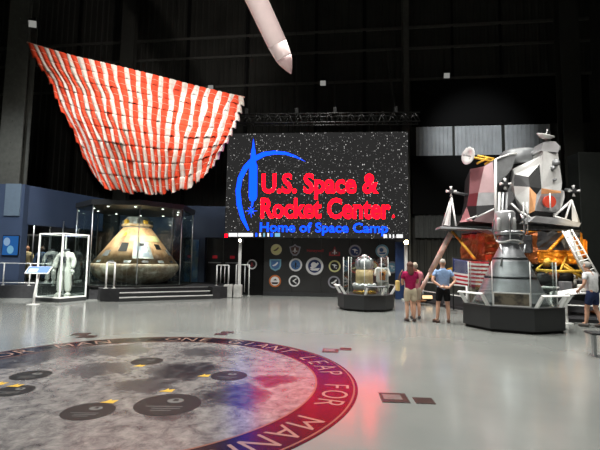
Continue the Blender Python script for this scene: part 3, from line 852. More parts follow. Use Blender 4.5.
mannequin(27.5, mat('beige_cloth', (178, 158, 118), .85), mat('mannequin_tan', (170, 120, 90), .6), 'beige-clothed figure, left one in the recessed glass exhibit', .95)
mannequin(42.5, mat('blue_cloth', (78, 100, 140), .85), mat('mannequin_brown', (140, 100, 80), .6), 'blue-clothed figure, right one in the recessed glass exhibit', .95)
p = at(51, 250, 19.4)
space_suit((p.x, 19.5, .5), .2, .98, 'second white space suit standing behind the white-framed glass case')
for i, px in enumerate((31.2, 47.7, 60.7)):
    p = at(px, 250, 20.1); g = MB(); g.tube([(0, 0, 0), (0, 0, 2.95)], .03, 8); o = g.build('display_pole', M['steel']); o.location = (p.x, 20.2, .5)
    tag(o, ('slim pole left of the beige figure in the recess', 'slim pole in the recess above the suit case left edge', 'slim pole in the recess behind the headless suit')[i], 'pole', 'slim poles in the recess')
# blue mural behind the capsule and its neighbour
a, b = at(182, 281, 22.2), at(197, 238, 22.2)
g = MB(); g.box((0, 0, (b.z - a.z) / 2), (b.x - a.x, .05, b.z - a.z)); o = g.build('mural_panel', mat('mural_blue', (60, 110, 170), .5, col2=(120, 150, 160), vscale=2.2)); o.location = ((a.x + b.x) / 2, 22.62, .5)
tag(o, 'blue mural panel on the wall right of the glass-cased capsule', 'panel')
a = at(111, 250, 23.4)
g = MB(); g.box((0, 0, 1.5), (1.3, .05, 1.9)); o = g.build('mural_panel', mat('mural_teal', (56, 88, 92), .5, col2=(130, 140, 110), vscale=1.8)); o.location = (a.x + .75, 23.72, .5)
tag(o, 'dim teal mural panel seen through the case left of the capsule top', 'panel')
# ------------------------------------------------------------------ the scorched capsule in its glass case
KX, KY, KZ = -7.68, 19.8, 0.5


def capsule_mat():
    m = bpy.data.materials.new('scorched_heat_shield'); m.use_nodes = True
    nt = m.node_tree; N = nt.nodes; L = nt.links; b = N['Principled BSDF']; tc = N.new('ShaderNodeTexCoord')
    n = N.new('ShaderNodeTexNoise'); n.inputs['Scale'].default_value = 2.3; n.inputs['Detail'].default_value = 8; n.inputs['Roughness'].default_value = .7
    mp = N.new('ShaderNodeMapping'); mp.inputs['Scale'].default_value = (1, 1, .5)
    L.new(tc.outputs['Object'], mp.inputs[0]); L.new(mp.outputs[0], n.inputs['Vector'])
    r = N.new('ShaderNodeValToRGB'); e = r.color_ramp.elements
    e[0].position = .3; e[0].color = lin((92, 62, 40)); e[1].position = .72; e[1].color = lin((208, 194, 172))
    k = e.new(.45); k.color = lin((176, 138, 100)); k = e.new(.58); k.color = lin((192, 158, 120))
    L.new(n.outputs['Fac'], r.inputs['Fac'])
    w = N.new('ShaderNodeTexNoise'); w.inputs['Scale'].default_value = 1.1; w.inputs['Detail'].default_value = 5
    L.new(tc.outputs['Object'], w.inputs['Vector'])
    L.new(r.outputs['Color'], b.inputs['Base Color']); b.inputs['Roughness'].default_value = .55
    bp = N.new('ShaderNodeBump'); bp.inputs['Strength'].default_value = .4; bp.inputs['Distance'].default_value = .04; L.new(n.outputs['Fac'], bp.inputs['Height']); L.new(bp.outputs['Normal'], b.inputs['Normal'])
    return m


MC = capsule_mat(); MSH = mat('ablated_shield', (196, 182, 162), .5, col2=(140, 114, 90), vscale=3, bump=.5, bscale=8)
MPALE = mat('pale_hatch', (164, 168, 164), .4, metal=.2, col2=(112, 118, 118), vscale=4); MPG = mat('pale_green_panel', (180, 182, 130), .5, vary=.15)
cap = thing('space_capsule', 'scorched brown cone-shaped space capsule inside the octagonal glass case', 'space capsule', (KX, KY, KZ))
g = MB(); g.lathe([(1.0, .05), (1.45, .16), (1.76, .40), (1.92, .66), (1.96, .80), (1.94, .90), (1.88, .97)], 56); g.build('heat_shield', MSH, cap)
CR0, CZ0, CR1, CZ1 = 1.88, .97, .64, 2.62
g = MB(); g.lathe([(CR0, CZ0), (1.26, 1.795), (CR1, CZ1)], 56); g.build('crew_cone', MC, cap)
g = MB(); g.lathe([(CR1, CZ1), (.62, 2.80), (.54, 2.86), (.54, 3.05), (.46, 3.13), (.30, 3.15)], 36); g.build('docking_tunnel', MPALE, cap)
g = MB(); g.lathe([(.64, 2.66), (.70, 2.70), (.70, 2.78), (.60, 2.82)], 36); tn = g.build('parachute_ring', mat('ring_tan', (190, 172, 138), .5, col2=(140, 112, 80), vscale=5), cap)
for k in range(8):
    a = k * PI / 4 + .2; g = MB(); g.box((.58 * math.cos(a), .58 * math.sin(a), 2.88), (.16, .2, .2), rz=a, bev=.02); g.build('stowage_box', M['yellow'] if k % 2 else MPALE, cap)


def on_cone(th, z, out=0.0):
    t = (z - CZ0) / (CZ1 - CZ0); r = CR0 + (CR1 - CR0) * t + out
    return Vector((r * math.sin(th), -r * math.cos(th), z))


def cone_patch(name, th0, th1, z0, z1, m, d=.03, parent=None, n=6, rnd=False):
    g = MB(); rows = []
    if rnd:
        ring = [on_cone((th0 + th1) / 2 + (th1 - th0) / 2 * math.cos(k * PI / 10), (z0 + z1) / 2 + (z1 - z0) / 2 * math.sin(k * PI / 10), d) for k in range(20)]
        g.slab(ring, (ring[0] - Vector((0, 0, ring[0].z))).normalized() * -.05); return g.build(name, m, parent or cap)
    a_ = [[g.v(on_cone(th0 + (th1 - th0) * i / n, z, d)) for i in range(n + 1)] for z in (z0, z1)]
    b_ = [[g.v(on_cone(th0 + (th1 - th0) * i / n, z, -.03)) for i in range(n + 1)] for z in (z0, z1)]
    for i in range(n):
        g.face([a_[0][i], a_[0][i + 1], a_[1][i + 1], a_[1][i]]); g.face([b_[1][i], b_[1][i + 1], b_[0][i + 1], b_[0][i]])
        g.face([a_[1][i], a_[1][i + 1], b_[1][i + 1], b_[1][i]]); g.face([b_[0][i], b_[0][i + 1], a_[0][i + 1], a_[0][i]])
    g.face([a_[0][0], a_[1][0], b_[1][0], b_[0][0]]); g.face([a_[0][n], b_[0][n], b_[1][n], a_[1][n]])
    return g.build(name, m, parent or cap)


th = .50   # the hatch faces a little right of the photograph's camera, whose bearing from here is +0.35
ht = cone_patch('side_hatch', th - .22, th + .30, 1.2, 1.95, MPALE, .03)
for z0, z1 in ((1.28, 1.48), (1.54, 1.74)):
    for d0 in (-.16, .02):
        cone_patch('hatch_panel', th + d0, th + d0 + .2, z0, z1, M['suit_grey'] if (z0 > 1.4) == (d0 > 0) else M['blue_pale'], .04, ht)
cone_patch('hatch_window', th - .04, th + .12, 1.76, 1.88, M['black'], .045, ht)
cone_patch('pale_panel', th - .42, th + .95, 1.98, 2.24, MPG, .02, n=12)
cone_patch('rendezvous_window', th - .66, th - .40, 1.5, 1.9, M['black'], .02); cone_patch('rendezvous_window', th + .52, th + .74, 1.62, 1.86, M['black'], .02)
cone_patch('side_window', th - 1.15, th - .92, 1.3, 1.56, M['grey_skin'], .025); cone_patch('side_window', th + .98, th + 1.2, 1.35, 1.62, M['grey_skin'], .025)
cone_patch('thruster_port', th - .8, th - .66, 2.2, 2.4, M['yellow'], .03, rnd=True)
for k in range(7):
    a = th - 1.2 + k * .4; cone_patch('lower_panel', a, a + .16, 1.02, 1.12, M['dark_skin'] if k % 2 else MPALE, .012)
g = MB(); 
for k in range(3): g.box((1.2 * math.cos(k * 2.094 + .5), 1.2 * math.sin(k * 2.094 + .5), .09), (.5, .4, .18), rz=k * 2.094 + .5, bev=.02)
g.build('cradle', M['black'], cap)

# octagonal glass case
AP = 2.36
kc = thing('glass_enclosure', 'octagonal full-height glass case with dark lid around the scorched capsule', 'display case', (KX, KY, KZ))
oc = octagon(AP); H0, H1 = 0.06, 3.42
g = MB(); g.prism(octagon(AP + .04), 0, H0); g.build('base_frame', M['black'], kc)
g = MB(); g.prism(octagon(AP + .08), H1, H1 + .22); lid = g.build('lid', M['charcoal'], kc)
for k in range(10):
    a = k * PI / 5; g = MB(); g.lathe([(.045, H1 - .02), (.045, H1 + .01)], 12, (1.9 * math.cos(a), 1.95 * math.sin(a), 0)); g.build('downlight', M['downlight'], lid)
for k in range(8):
    a, b = Vector((*oc[k], 0)), Vector((*oc[(k + 1) % 8], 0)); a2, b2 = a.lerp(b, .012), a.lerp(b, .988)
    nn = ((a + b) / 2).normalized() * .012
    g = MB(); g.slab([a2 + Vector((0, 0, H0)), b2 + Vector((0, 0, H0)), b2 + Vector((0, 0, H1)), a2 + Vector((0, 0, H1))], -nn); g.build('glass_pane', M['glass_case'], kc)
    g = MB(); g.tube([a + Vector((0, 0, H0)), a + Vector((0, 0, H1))], .022, 8); g.build('corner_joint', M['steel'], kc)

# ------------------------------------------------------------------ the striped parachute
LEFT = [(27, 43, 17.6), (37, 63, 17.6), (49, 79, 17.6), (59, 105, 17.5), (73, 130, 17.4), (83, 155, 17.35), (93, 172, 17.3)]
RIGHT = [(245, 98, 18.7), (239, 120, 18.5), (229, 140, 18.2), (219, 156, 18.0), (213, 166, 17.8)]
TOPC = [(27, 43, 17.6), (80, 60, 17.9), (140, 75, 18.2), (195, 88, 18.5), (245, 98, 18.7)]
BOT = [(93, 172, 17.3), (108, 190, 17.0), (138, 195, 16.8), (168, 195, 16.9), (192, 189, 17.2), (206, 177, 17.5), (213, 166, 17.8)]


def curve_at(c, t):
    P = [at(*p) for p in c]; ln = [0]
    for a, b in zip(P, P[1:]): ln.append(ln[-1] + (b - a).length)
    s = t * ln[-1]
    for i in range(len(P) - 1):
        if s <= ln[i + 1] + 1e-9:
            f_ = (s - ln[i]) / (ln[i + 1] - ln[i]); return P[i].lerp(P[i + 1], f_)
    return P[-1]


def coons(u, v):
    c = curve_at(TOPC, u) * (1 - v) + curve_at(BOT, u) * v + curve_at(LEFT, v) * (1 - u) + curve_at(RIGHT, v) * u
    p00, p10, p01, p11 = at(*TOPC[0]), at(*TOPC[-1]), at(*BOT[0]), at(*BOT[-1])
    p = c - (p00 * (1 - u) * (1 - v) + p10 * u * (1 - v) + p01 * (1 - u) * v + p11 * u * v)
    return p


par = thing('parachute', 'huge orange and white striped parachute spread high over the capsule', 'parachute', tuple(at(150, 197, 17.0)))
NG, NR, SU, SV = 38, 9, 4, 7
rnd = random.Random(3)
gj = [[rnd.uniform(-1, 1) for _ in range(NG + 1)] for _ in range(NR + 1)]
hang = [rnd.uniform(0, 1) for _ in range(NG)]
org = Vector(par.location)


def sail_pt(r, i, fv):
    """point of ring r at gore position i (in gores) and fv down the ring"""
    gi = min(NG - 1, int(i + 1e-6)); fu = i - gi
    v = (r + fv) / NR
    puff = math.sin(PI * max(0, min(1, fu)))
    v -= .007 * puff * puff * fv * fv * (1 + .8 * gj[r][gi])
    if r == NR - 1: v += .06 * (hang[gi] - .5) * fv * fv
    def edge(k, rr): return k / NG + ((.005 + .007 * v) * gj[rr][k] + (.0032 if k % 2 else 0)) * (1 if 0 < k < NG else 0)
    e0 = edge(gi, r) * (1 - fv) + edge(gi, min(NR, r + 1)) * fv; e1 = edge(gi + 1, r) * (1 - fv) + edge(gi + 1, min(NR, r + 1)) * fv
    u = e0 + (e1 - e0) * fu
    w = u - .5; u = .5 + w * (1 - .42 * v * (1 - (2 * w) ** 2))          # gores crowd together in the middle, lower down
    u = max(0, min(1, u))
    p = coons(u, min(v, 1.03))
    out = (.10 + .07 * v) * puff * (.6 + .4 * fv) + .035 * (1 - fv) + .9 * math.sin(PI * u) * math.sin(PI * min(1, .15 + .8 * min(v, 1))) + .06 * gj[r][gi] * fv * (.4 + v)
    s_ = 1 if u > .5 else -1
    return p + Vector((s_ * .13 * (fv - .5) * max(0, abs(2 * u - 1) - .9) * 10, -out, 0))


for r in range(NR):
    g = MB(org); n = NG * SU
    cols = [[[g.v(sail_pt(r, gi + k / SU, j / SV * 1.045)) for j in range(SV + 1)] for k in range(SU + 1)] for gi in range(NG)]
    for gi in range(NG):
        for k in range(SU):
            for j in range(SV):
                g.face([cols[gi][k][j], cols[gi][k][j + 1], cols[gi][k + 1][j + 1], cols[gi][k + 1][j]], gi % 2, True)
    bmesh.ops.remove_doubles(g.bm, verts=g.bm.verts[:], dist=.0008)
    sr = g.build('sail_ring', [M['orange_cloth'], M['white_cloth']], par, normals=False)
    sol = sr.modifiers.new('cloth', 'SOLIDIFY'); sol.thickness = .006; sol.offset = 1
    g = MB(org); pts = [sail_pt(r, k / SU if k < n else NG - 1e-4, .5) + Vector((0, -.02, 0)) for k in range(n + 1)]
    a_ = [g.v(p + Vector((0, 0, .010))) for p in pts]; b_ = [g.v(p - Vector((0, 0, .010))) for p in pts]
    for i in range(n): g.face([a_[i], b_[i], b_[i + 1], a_[i + 1]])
    g.build('tape', M['tape'], sr, normals=False)
g = MB(org); g.tube([coons(i / 20, 0.0) + Vector((0, 0, .03)) for i in range(21)], .035, 8); g.build('top_rope', M['tape'], par)
for k, u in enumerate((0.0, .33, .66, 1.0)):
    p = coons(u, 0.0); g = MB(org); g.tube([p, Vector((p.x, p.y + .1, 19.95))], .008, 6); g.build('hanging_line', M['black'], par)

# ------------------------------------------------------------------ hanging missile
tip = at(291.3, 74, 12.6); back = at(258, 3, 11.8); ax = (back - tip).normalized(); back = tip + ax * 5.2
R3 = Vector((0, 0, 1)).rotation_difference(ax).to_matrix()
mis = thing('hanging_missile', 'white missile with pointed nose hanging from the ceiling, top middle', 'missile', tuple(tip))
MW = mat('missile_white', (226, 208, 204), .35, vary=.03)
MW2 = mat('missile_nose', (222, 192, 190), .35, vary=.04)
g = MB(); g.lathe([(.012, 0), (.10, .14), (.225, .40), (.255, .52)], 36, M=R3); g.build('nose_cone', MW2, mis)
g = MB(); g.lathe([(.255, .52), (.262, .56), (.30, .95)], 36, M=R3); g.build('collar', MW, mis)
g = MB(); g.lathe([(.305, .95), (.345, 5.0), (.28, 5.2)], 40, M=R3); g.build('body', MW, mis)
for d_ in (1.9, 4.4):
    q = R3 @ Vector((0, 0, d_)); g = MB(); q2 = Vector((q.x, q.y, 19.95 - tip.z)); g.tube([q, q2], .008, 6); g.build('hanging_cable', M['steel'], mis)

# floodlights on the rear wall
for i, (px, py, Y) in enumerate(((33, 24, 18.1), (211, 87.5, 25.3), (323, 83, 25.0), (446.5, 75.5, 24.4))):
    p = at(px, py, Y); lab = ('floodlight beside the tall column at the far left', 'floodlight on the rear wall above the parachute right corner', 'floodlight on the rear wall right of the missile tip', 'floodlight on the rear wall at the right above the lander')[i]
    if i: wp = wall_pt(p.x, .16); yy = wp.y
    else: yy = 18.25
    p = at(px, py, yy - .3)
    t = thing('floodlight', lab, 'floodlight', p, (.25 if i == 0 else -.1), 'floodlights of the hall')
    s = .2 if i else .19
    g = MB(); g.box((0, .06, .06), (s * 1.9, .2, s * 2.0), bev=.03); g.build('housing', M['charcoal'], t)
    g = MB(); g.box((0, -.075, -.04), (s * 1.7, .03, s * 1.5), rx=.25, bev=.01); g.build('lamp_face', M['lamp_dim'], t)
    g = MB(); g.box((0, .22, .06), (.08, .18, .08)); g.box((0, .16, .24), (.06, .06, .3)); g.build('bracket', M['black'], t)
# ------------------------------------------------------------------ octagonal plinths with low glass
def oct_case(name, label, loc, ap, zt, gap, gz, rot, parts_rail, rz=0.0, board=False):
    t = thing(name, label, 'display case', (*loc, 0), rz)
    g = MB(); g.prism(octagon(ap - .06), 0, .07); g.build('toe_kick', M['black'], t)
    g = MB(); g.prism(octagon(ap), .07, zt - .03); g.prism(octagon(ap + .012), zt - .03, zt); pl = g.build('plinth', M['charcoal'], t)
    b = pl.modifiers.new('edge', 'BEVEL'); b.width = .012; b.segments = 2; b.limit_method = 'ANGLE'
    oc = octagon(gap)
    for k in range(8):
        a, c = Vector((*oc[k], 0)), Vector((*oc[(k + 1) % 8], 0)); a2, c2 = a.lerp(c, .02), a.lerp(c, .98); nn = ((a + c) / 2).normalized() * .01
        g = MB(); g.slab([a2 + Vector((0, 0, zt)), c2 + Vector((0, 0, zt)), c2 + Vector((0, 0, gz)), a2 + Vector((0, 0, gz))], -nn); g.build('glass_pane', M['glass'], t)
        g = MB(); g.tube([a + Vector((0, 0, zt)), a + Vector((0, 0, gz))], .011, 8); g.build('corner_joint', M['white'], t)
    if board:
        y0 = -(gap + .06); w2 = gap * math.tan(PI / 8) * .98
        g = MB(); g.box((0, y0, zt + .175), (2 * w2 - .05, .02, .30)); bd = g.build('front_board', mat('board_dark', (52, 50, 48), .3, col2=(120, 112, 96), vscale=6), t)
        g = MB()
        for z in (zt + .02, zt + .335): g.box((0, y0, z), (2 * w2, .035, .03))
        for sx in (-1, 1): g.box((sx * (w2 - .015), y0, zt + .1775), (.03, .035, .285))
        g.build('board_frame', M['white'], bd)
    # reading rails: white wedge brackets carrying slanted panels on some of the faces
    for k, full in parts_rail:
        am = PI / 8 + k * PI / 4 + PI / 8
        n = Vector((math.cos(am), math.sin(am), 0)); s = Vector((-n.y, n.x, 0)); side = 2 * ap * math.tan(PI / 8)
        zb = zt; mid = n * (gap + .10)
        for e in (-1, 1):
            q = mid + s * e * side * .40
            g = MB(); g.slab([q - s * .025 + n * -.03 + Vector((0, 0, zb)), q - s * .025 + n * .06 + Vector((0, 0, zb)), q - s * .025 + n * .24 + Vector((0, 0, zb + .28)), q - s * .025 + n * .15 + Vector((0, 0, zb + .28))], s * .05)
            g.build('rail_bracket', M['white'], t)
        q0, q1 = mid - s * side * .46, mid + s * side * .46
        g = MB(); z0, z1 = zb + .275, zb + .305
        g.slab([q0 + n * .26 + Vector((0, 0, z0)), q1 + n * .26 + Vector((0, 0, z0)), q1 + n * .20 + Vector((0, 0, z1)), q0 + n * .20 + Vector((0, 0, z1))], Vector((0, 0, .018)))
        rp = g.build('reading_panel', M['charcoal'] if full else M['white'], t)
        if full:
            g = MB(); o0 = Vector((0, 0, .022))
            g.poly([q0.lerp(q1, .05) + n * .25 + Vector((0, 0, z0 + .003)) + o0, q0.lerp(q1, .95) + n * .25 + Vector((0, 0, z0 + .003)) + o0, q0.lerp(q1, .95) + n * .205 + Vector((0, 0, z1 - .003)) + o0, q0.lerp(q1, .05) + n * .205 + Vector((0, 0, z1 - .003)) + o0])
            g.build('reading_picture', M['grey_skin'], rp)
    return t


C1 = (at(365.5, 300, 15.3).x, 15.3)
oct_case('pedestal_case', 'small octagonal charcoal pedestal with low glass in front of the emblem wall', C1, .93, .56, .74, 1.86, 0, ((3, False), (5, True), (7, False)), rz=.19)
C2 = (5.72, 11.45)
oct_case('pedestal_case', 'large octagonal charcoal pedestal with glass around the big engine nozzle', C2, 1.18, .63, 1.03, 1.74, 0, ((4, False), (6, False), (7, False)), rz=-.455, board=True)

# ------------------------------------------------------------------ the big engine nozzle
eng = thing('rocket_engine', 'grey flared engine nozzle with silver valve cluster on the large octagonal pedestal', 'rocket engine', (C2[0] + .02, C2[1] + .05, .632))
prof = [(.90, .03), (.875, .12), (.80, .30), (.62, .74), (.40, 1.24), (.25, 1.54), (.20, 1.60)]
g = MB(); g.lathe([(r * .97 - .005, z) for r, z in reversed(prof)] + [(.91, .0)] + prof, 56, caps=False); g.build('nozzle_bell', M['nozzle'], eng)
g = MB(); g.lathe([(.905, 0), (.93, .01), (.93, .05), (.895, .07)], 56, caps=False); g.build('rim', M['nozzle_dark'], eng)
for z in (.70, 1.20):
    r = .64 if z < 1 else .42
    g = MB(); g.lathe([(r + .004, z - .03), (r + .02, z - .02), (r + .012, z + .02), (r - .01, z + .03)], 56, caps=False); g.build('band', M['nozzle_dark'], eng)
g = MB(); g.lathe([(.19, 1.58), (.26, 1.60), (.28, 1.62), (.28, 1.78), (.24, 1.84)], 36); g.build('combustion_chamber', M['nozzle'], eng)
g = MB(); g.lathe([(.34, 1.84), (.36, 1.86), (.36, 1.92), (.30, 1.95)], 36); g.build('mounting_flange', M['steel'], eng)
g = MB(); g.lathe([(.24, 1.93), (.26, 1.96), (.26, 2.44), (.22, 2.50)], 32, (-.10, 0, 0)); g.build('valve_body', M['silver'], eng)
for k in range(4):
    a = k * PI / 2 + .5; g = MB(); g.lathe([(.035, 0), (.05, .02), (.05, .30), (.03, .34)], 14, (-.10 + .27 * math.cos(a), .27 * math.sin(a), 1.96)); g.build('valve_actuator', M['silver_white'], eng)
    g = MB(); c_, s_ = math.cos(a + .7), math.sin(a + .7)
    g.tube([(.30 * c_, .30 * s_, 2.42), (.38 * c_, .38 * s_, 2.2), (.40 * c_, .40 * s_, 1.95), (.31 * c_, .31 * s_, 1.72), (.25 * c_, .25 * s_, 1.62)], .026, 10); g.build('feed_pipe', M['steel'], eng)
g = MB(); g.tube([(.31 * math.cos(k * PI / 12), .31 * math.sin(k * PI / 12), 1.66 + .03 * math.sin(k * .8)) for k in range(25)], .028, 10); g.build('ring_manifold', M['silver_white'], eng)
for dx in (-.34, .34):
    g = MB(); g.tube([(dx, -.18, 1.58), (dx * .8, -.2, 1.3), (dx * 1.25, -.36, 1.0)], .022, 8); g.build('drain_pipe', M['steel'], eng)
g = MB()
for dx in (.42, .52):
    g.tube([(dx, 0, 1.9), (dx, 0, 2.75)], .016, 8)
for k in range(5): g.tube([(.42, 0, 2.0 + k * .16), (.52, 0, 2.0 + k * .16)], .012, 6)
g.tube([(.30, 0, 1.92), (.42, 0, 1.95)], .02, 8); g.build('instrument_frame', M['silver_white'], eng)

# ------------------------------------------------------------------ small module on the other pedestal
md = thing('docking_module', 'silver-topped beige cylinder module on a gold base inside the small glass case', 'spacecraft part', (C1[0] - .06, C1[1] - .12, .562))
g = MB(); g.lathe([(.40, 0), (.42, .02), (.42, .10), (.36, .13)], 36); g.build('gold_base', mat('polished_gold', (220, 172, 80), .25, metal=.9), md)
g = MB(); g.lathe([(.34, .13), (.40, .20), (.41, .28), (.34, .36)], 36); bs = g.build('tank_ring', M['silver'], md)
for k in range(10):
    a = k * PI / 5; g = MB(); g.ball((.36 * math.cos(a), .36 * math.sin(a), .30), .075, seg=10, rings=7); g.build('tank', M['silver_white'], md)
g = MB(); g.lathe([(.27, .34), (.31, .38), (.31, .80), (.27, .86)], 36); g.build('body', mat('beige_blanket', (214, 188, 140), .6, vary=.15, bump=.5), md)
g = MB(); g.lathe([(.27, .86), (.29, .88), (.29, 1.16), (.20, 1.24)], 30); g.build('tunnel', M['silver'], md)
for k in range(8):
    a = k * PI / 4; c_, s_ = math.cos(a), math.sin(a)
    g = MB(); g.tube([(.27 * c_, .27 * s_, .86), (.33 * c_, .33 * s_, 1.02), (.30 * c_, .30 * s_, 1.2), (.14 * c_, .14 * s_, 1.32)], .016, 8); g.build('probe_strut', M['steel'], md)
g = MB(); g.lathe([(.10, 1.28), (.12, 1.30), (.08, 1.38), (.0, 1.40)], 16); g.build('probe_head', M['silver_white'], md)
# backpack suit at the right end of that pedestal
bp = thing('backpack_suit', 'white life-support backpack with copper panel on white legs, right end of the small pedestal', 'space suit', (C1[0] + .62, C1[1] + .10, .562), -.2)
J = [(0, 0, .42, .11, .09), (0, 0, .7, .15, .11), (0, 0, .92, .13, .1), (-.09, 0, .36, .085), (-.12, 0, .2, .07), (-.14, 0, .05, .06), (.09, 0, .36, .085), (.12, 0, .2, .07), (.14, 0, .05, .06), (-.2, .02, .86, .07), (-.26, -.06, .62, .06), (.2, .02, .86, .07), (.26, -.06, .62, .06)]
g = MB(); g.add_mesh(skin_mesh(J, [(0, 1), (1, 2), (0, 3), (3, 4), (4, 5), (0, 6), (6, 7), (7, 8), (2, 9), (9, 10), (2, 11), (11, 12)])); g.build('suit_body', M['suit'], bp, normals=False)
g = MB(); g.box((0, -.16, .66), (.42, .18, .52), bev=.03); pk = g.build('backpack', M['silver_white'], bp)
g = MB(); g.box((.02, -.258, .64), (.2, .02, .3), bev=.008); g.build('copper_panel', mat('copper_orange', (200, 128, 78), .5, vary=.2), pk)
g = MB(); g.box((.02, -.27, .70), (.08, .012, .1), bev=.004); g.build('dark_port', M['dark_skin'], pk)
g = MB(); g.lathe([(.10, .98), (.13, 1.0), (.13, 1.06), (.10, 1.08)], 20); g.build('neck_ring', M['suit_grey'], bp)
g = MB(); g.ball((.04, .02, 1.18), (.11, .12, .16)); g.build('dark_helmet', mat('visor_black', (34, 28, 30), .2), bp)
g = MB(); g.tube([(.16, -.02, .98), (.2, -.05, 1.15), (.16, -.04, 1.36)], .03, 8); g.build('antenna_mast', mat('mast_brown', (96, 66, 52), .5), bp)
# ------------------------------------------------------------------ the lunar lander
base = [(5.3, 18.9), (5.6, 16.2), (6.4, 14.2), (7.6, 12.75), (9.6, 12.1), (16.5, 12.1), (16.5, 22), (5.3, 22)]
g = MB(); g.prism(base, 0, .10); struct(g.build('floor_lander_base', M['dark_carpet']))
LX, LY = 8.55, 16.3
BZ = 0.10
lm = thing('lunar_lander', 'lunar lander with silver angular cabin and gold foil body on splayed legs', 'spacecraft', (LX, LY, BZ))
LO = Vector((LX, LY, BZ))


def q3(cx, cy, Y):
    """point read from the enlarged view of the cabin -> hall"""
    return at(455 + cx / 4.09, 130 + cy / 4.09, Y)


# descent stage: octagonal foil-wrapped body
def dbody(ap, z0, z1, rot, nm, m, mi_list=None):
    g = MB(); o = octagon(ap, (0, 0), rot); a = [g.v((x, y, z0)) for x, y in o]; b = [g.v((x, y, z1)) for x, y in o]
    for i in range(8):
        j = (i + 1) % 8; g.face([a[i], a[j], b[j], b[i]], mi_list[i] if mi_list else 0)
    g.face(b, 0); g.face(list(reversed(a)), 0); return g.build(nm, m, lm)


def crumple(o, cuts, amp, seed):
    r = random.Random(seed); bm = bmesh.new(); bm.from_mesh(o.data)
    bmesh.ops.subdivide_edges(bm, edges=bm.edges[:], cuts=cuts, use_grid_fill=True)
    for v in bm.verts: v.co += Vector((r.uniform(-1, 1), r.uniform(-1, 1), r.uniform(-1, 1))) * amp
    bm.to_mesh(o.data); bm.free()


dz0, dz1 = 1.62, 2.72
ds = dbody(2.0, dz0, dz1, PI / 8 + .15, 'descent_stage', [M['gold'], M['gold_dark'], M['dark_skin'], M['red_lit_foil']], [0, 1, 1, 1, 1, 2, 0, 0]); crumple(ds, 7, .035, 5)
fa0 = PI / 8 + .15 + PI / 8 + 5 * PI / 4
g = MB(); g.box((2.02 * math.cos(fa0), 2.02 * math.sin(fa0), 1.85), (.1, 1.62, .42), rz=fa0, bev=.02); d2 = g.build('foil_strip', M['gold'], lm); crumple(d2, 4, .025, 8)
d3 = dbody(1.75, 1.0, 1.6, PI / 8 + .15, 'lower_bay', M['black'])
g = MB(); g.prism(octagon(1.98, (0, 0), PI / 8 + .15), dz1 + .03, dz1 + .08); g.build('deck', M['dark_skin'], lm)
g = MB(); g.lathe([(.75, .35), (.62, .6), (.40, .9), (.3, 1.06)], 32); g.build('descent_nozzle', M['nozzle_dark'], lm)
for k in range(3):
    a = -PI / 2 + (-.45, .5, .95)[k]
    g = MB(); g.box((2.04 * math.cos(a), 2.04 * math.sin(a), 2.28 - .05 * k), (.2, .6, .62), rz=a, bev=.04); bx = g.build('foil_bay', M['gold'] if k else M['dark_skin'], lm); crumple(bx, 3, .02, 20 + k)
# deck edge plates and outriggers: left and right
for sgn, pts, nm in ((-1, [(440, 228.5, 15.6), (486, 229.5, 14.2), (500, 233, 14.05), (500, 230, 14.05), (486, 226.5, 14.2), (441, 226, 15.6)], 0), (1, [(530, 221.5, 14.05), (579, 227, 14.3), (581, 223, 14.3), (560, 218, 14.2), (536, 216, 14.05)], 1)):
    g = MB(LO); g.slab([at(*p) for p in pts], (.1, .9, 0)); g.build('deck_edge', M['silver'] if sgn > 0 else M['grey_skin'], lm)


def quad(c, nm='thruster_quad'):
    g = MB(LO); g.box(c, (.15, .15, .16), bev=.02); t_ = g.build(nm, M['dark_skin'], lm)
    for d in ((0, 0, 1), (0, 0, -1), (-1, -.3, 0), (1, -.3, 0)):
        R_ = Vector((0, 0, 1)).rotation_difference(Vector(d).normalized()).to_matrix(); g = MB(LO)
        g.lathe([(.022, .07), (.03, .10), (.055, .20)], 14, c, M=R_); g.build('thruster_nozzle', M['silver_white'], t_)


qL, qM, qR = at(451, 191.5, 16.0), at(505, 184, 14.5), at(573.5, 191, 15.0)
for q in (qL, qM, qR): quad(q)
g = MB(LO); g.tube([qR, at(566, 190, 15.6)], .07, 10); g.tube([qM, qM + Vector((.5, 1.0, 0))], .07, 10); g.tube([qL, at(470, 196, 16.4)], .06, 10); g.build('quad_boom', M['grey_skin'], lm)
# plume deflector struts (white triangles)
for side, apex, feet in ((0, at(451.5, 197, 16.0), [(442, 227, 16.1), (449, 227, 15.8), (456, 226, 15.4)]), (1, at(571.5, 200, 15.0), [(554, 216, 14.8), (565, 220, 14.6), (579, 223, 15.0)])):
    for f_ in feet:
        g = MB(LO); g.tube([apex, at(*f_)], .035, 8); g.build('deflector_strut', M['silver_white'], lm)
    g = MB(LO); a, b = (at(444, 225, 16.0), at(450, 226, 15.75)) if side == 0 else (at(572, 222, 14.85), at(578.5, 222, 14.95))
    g.slab([apex, a, b], (.02, .03, 0)); g.build('plume_deflector', M['silver_white'], lm)

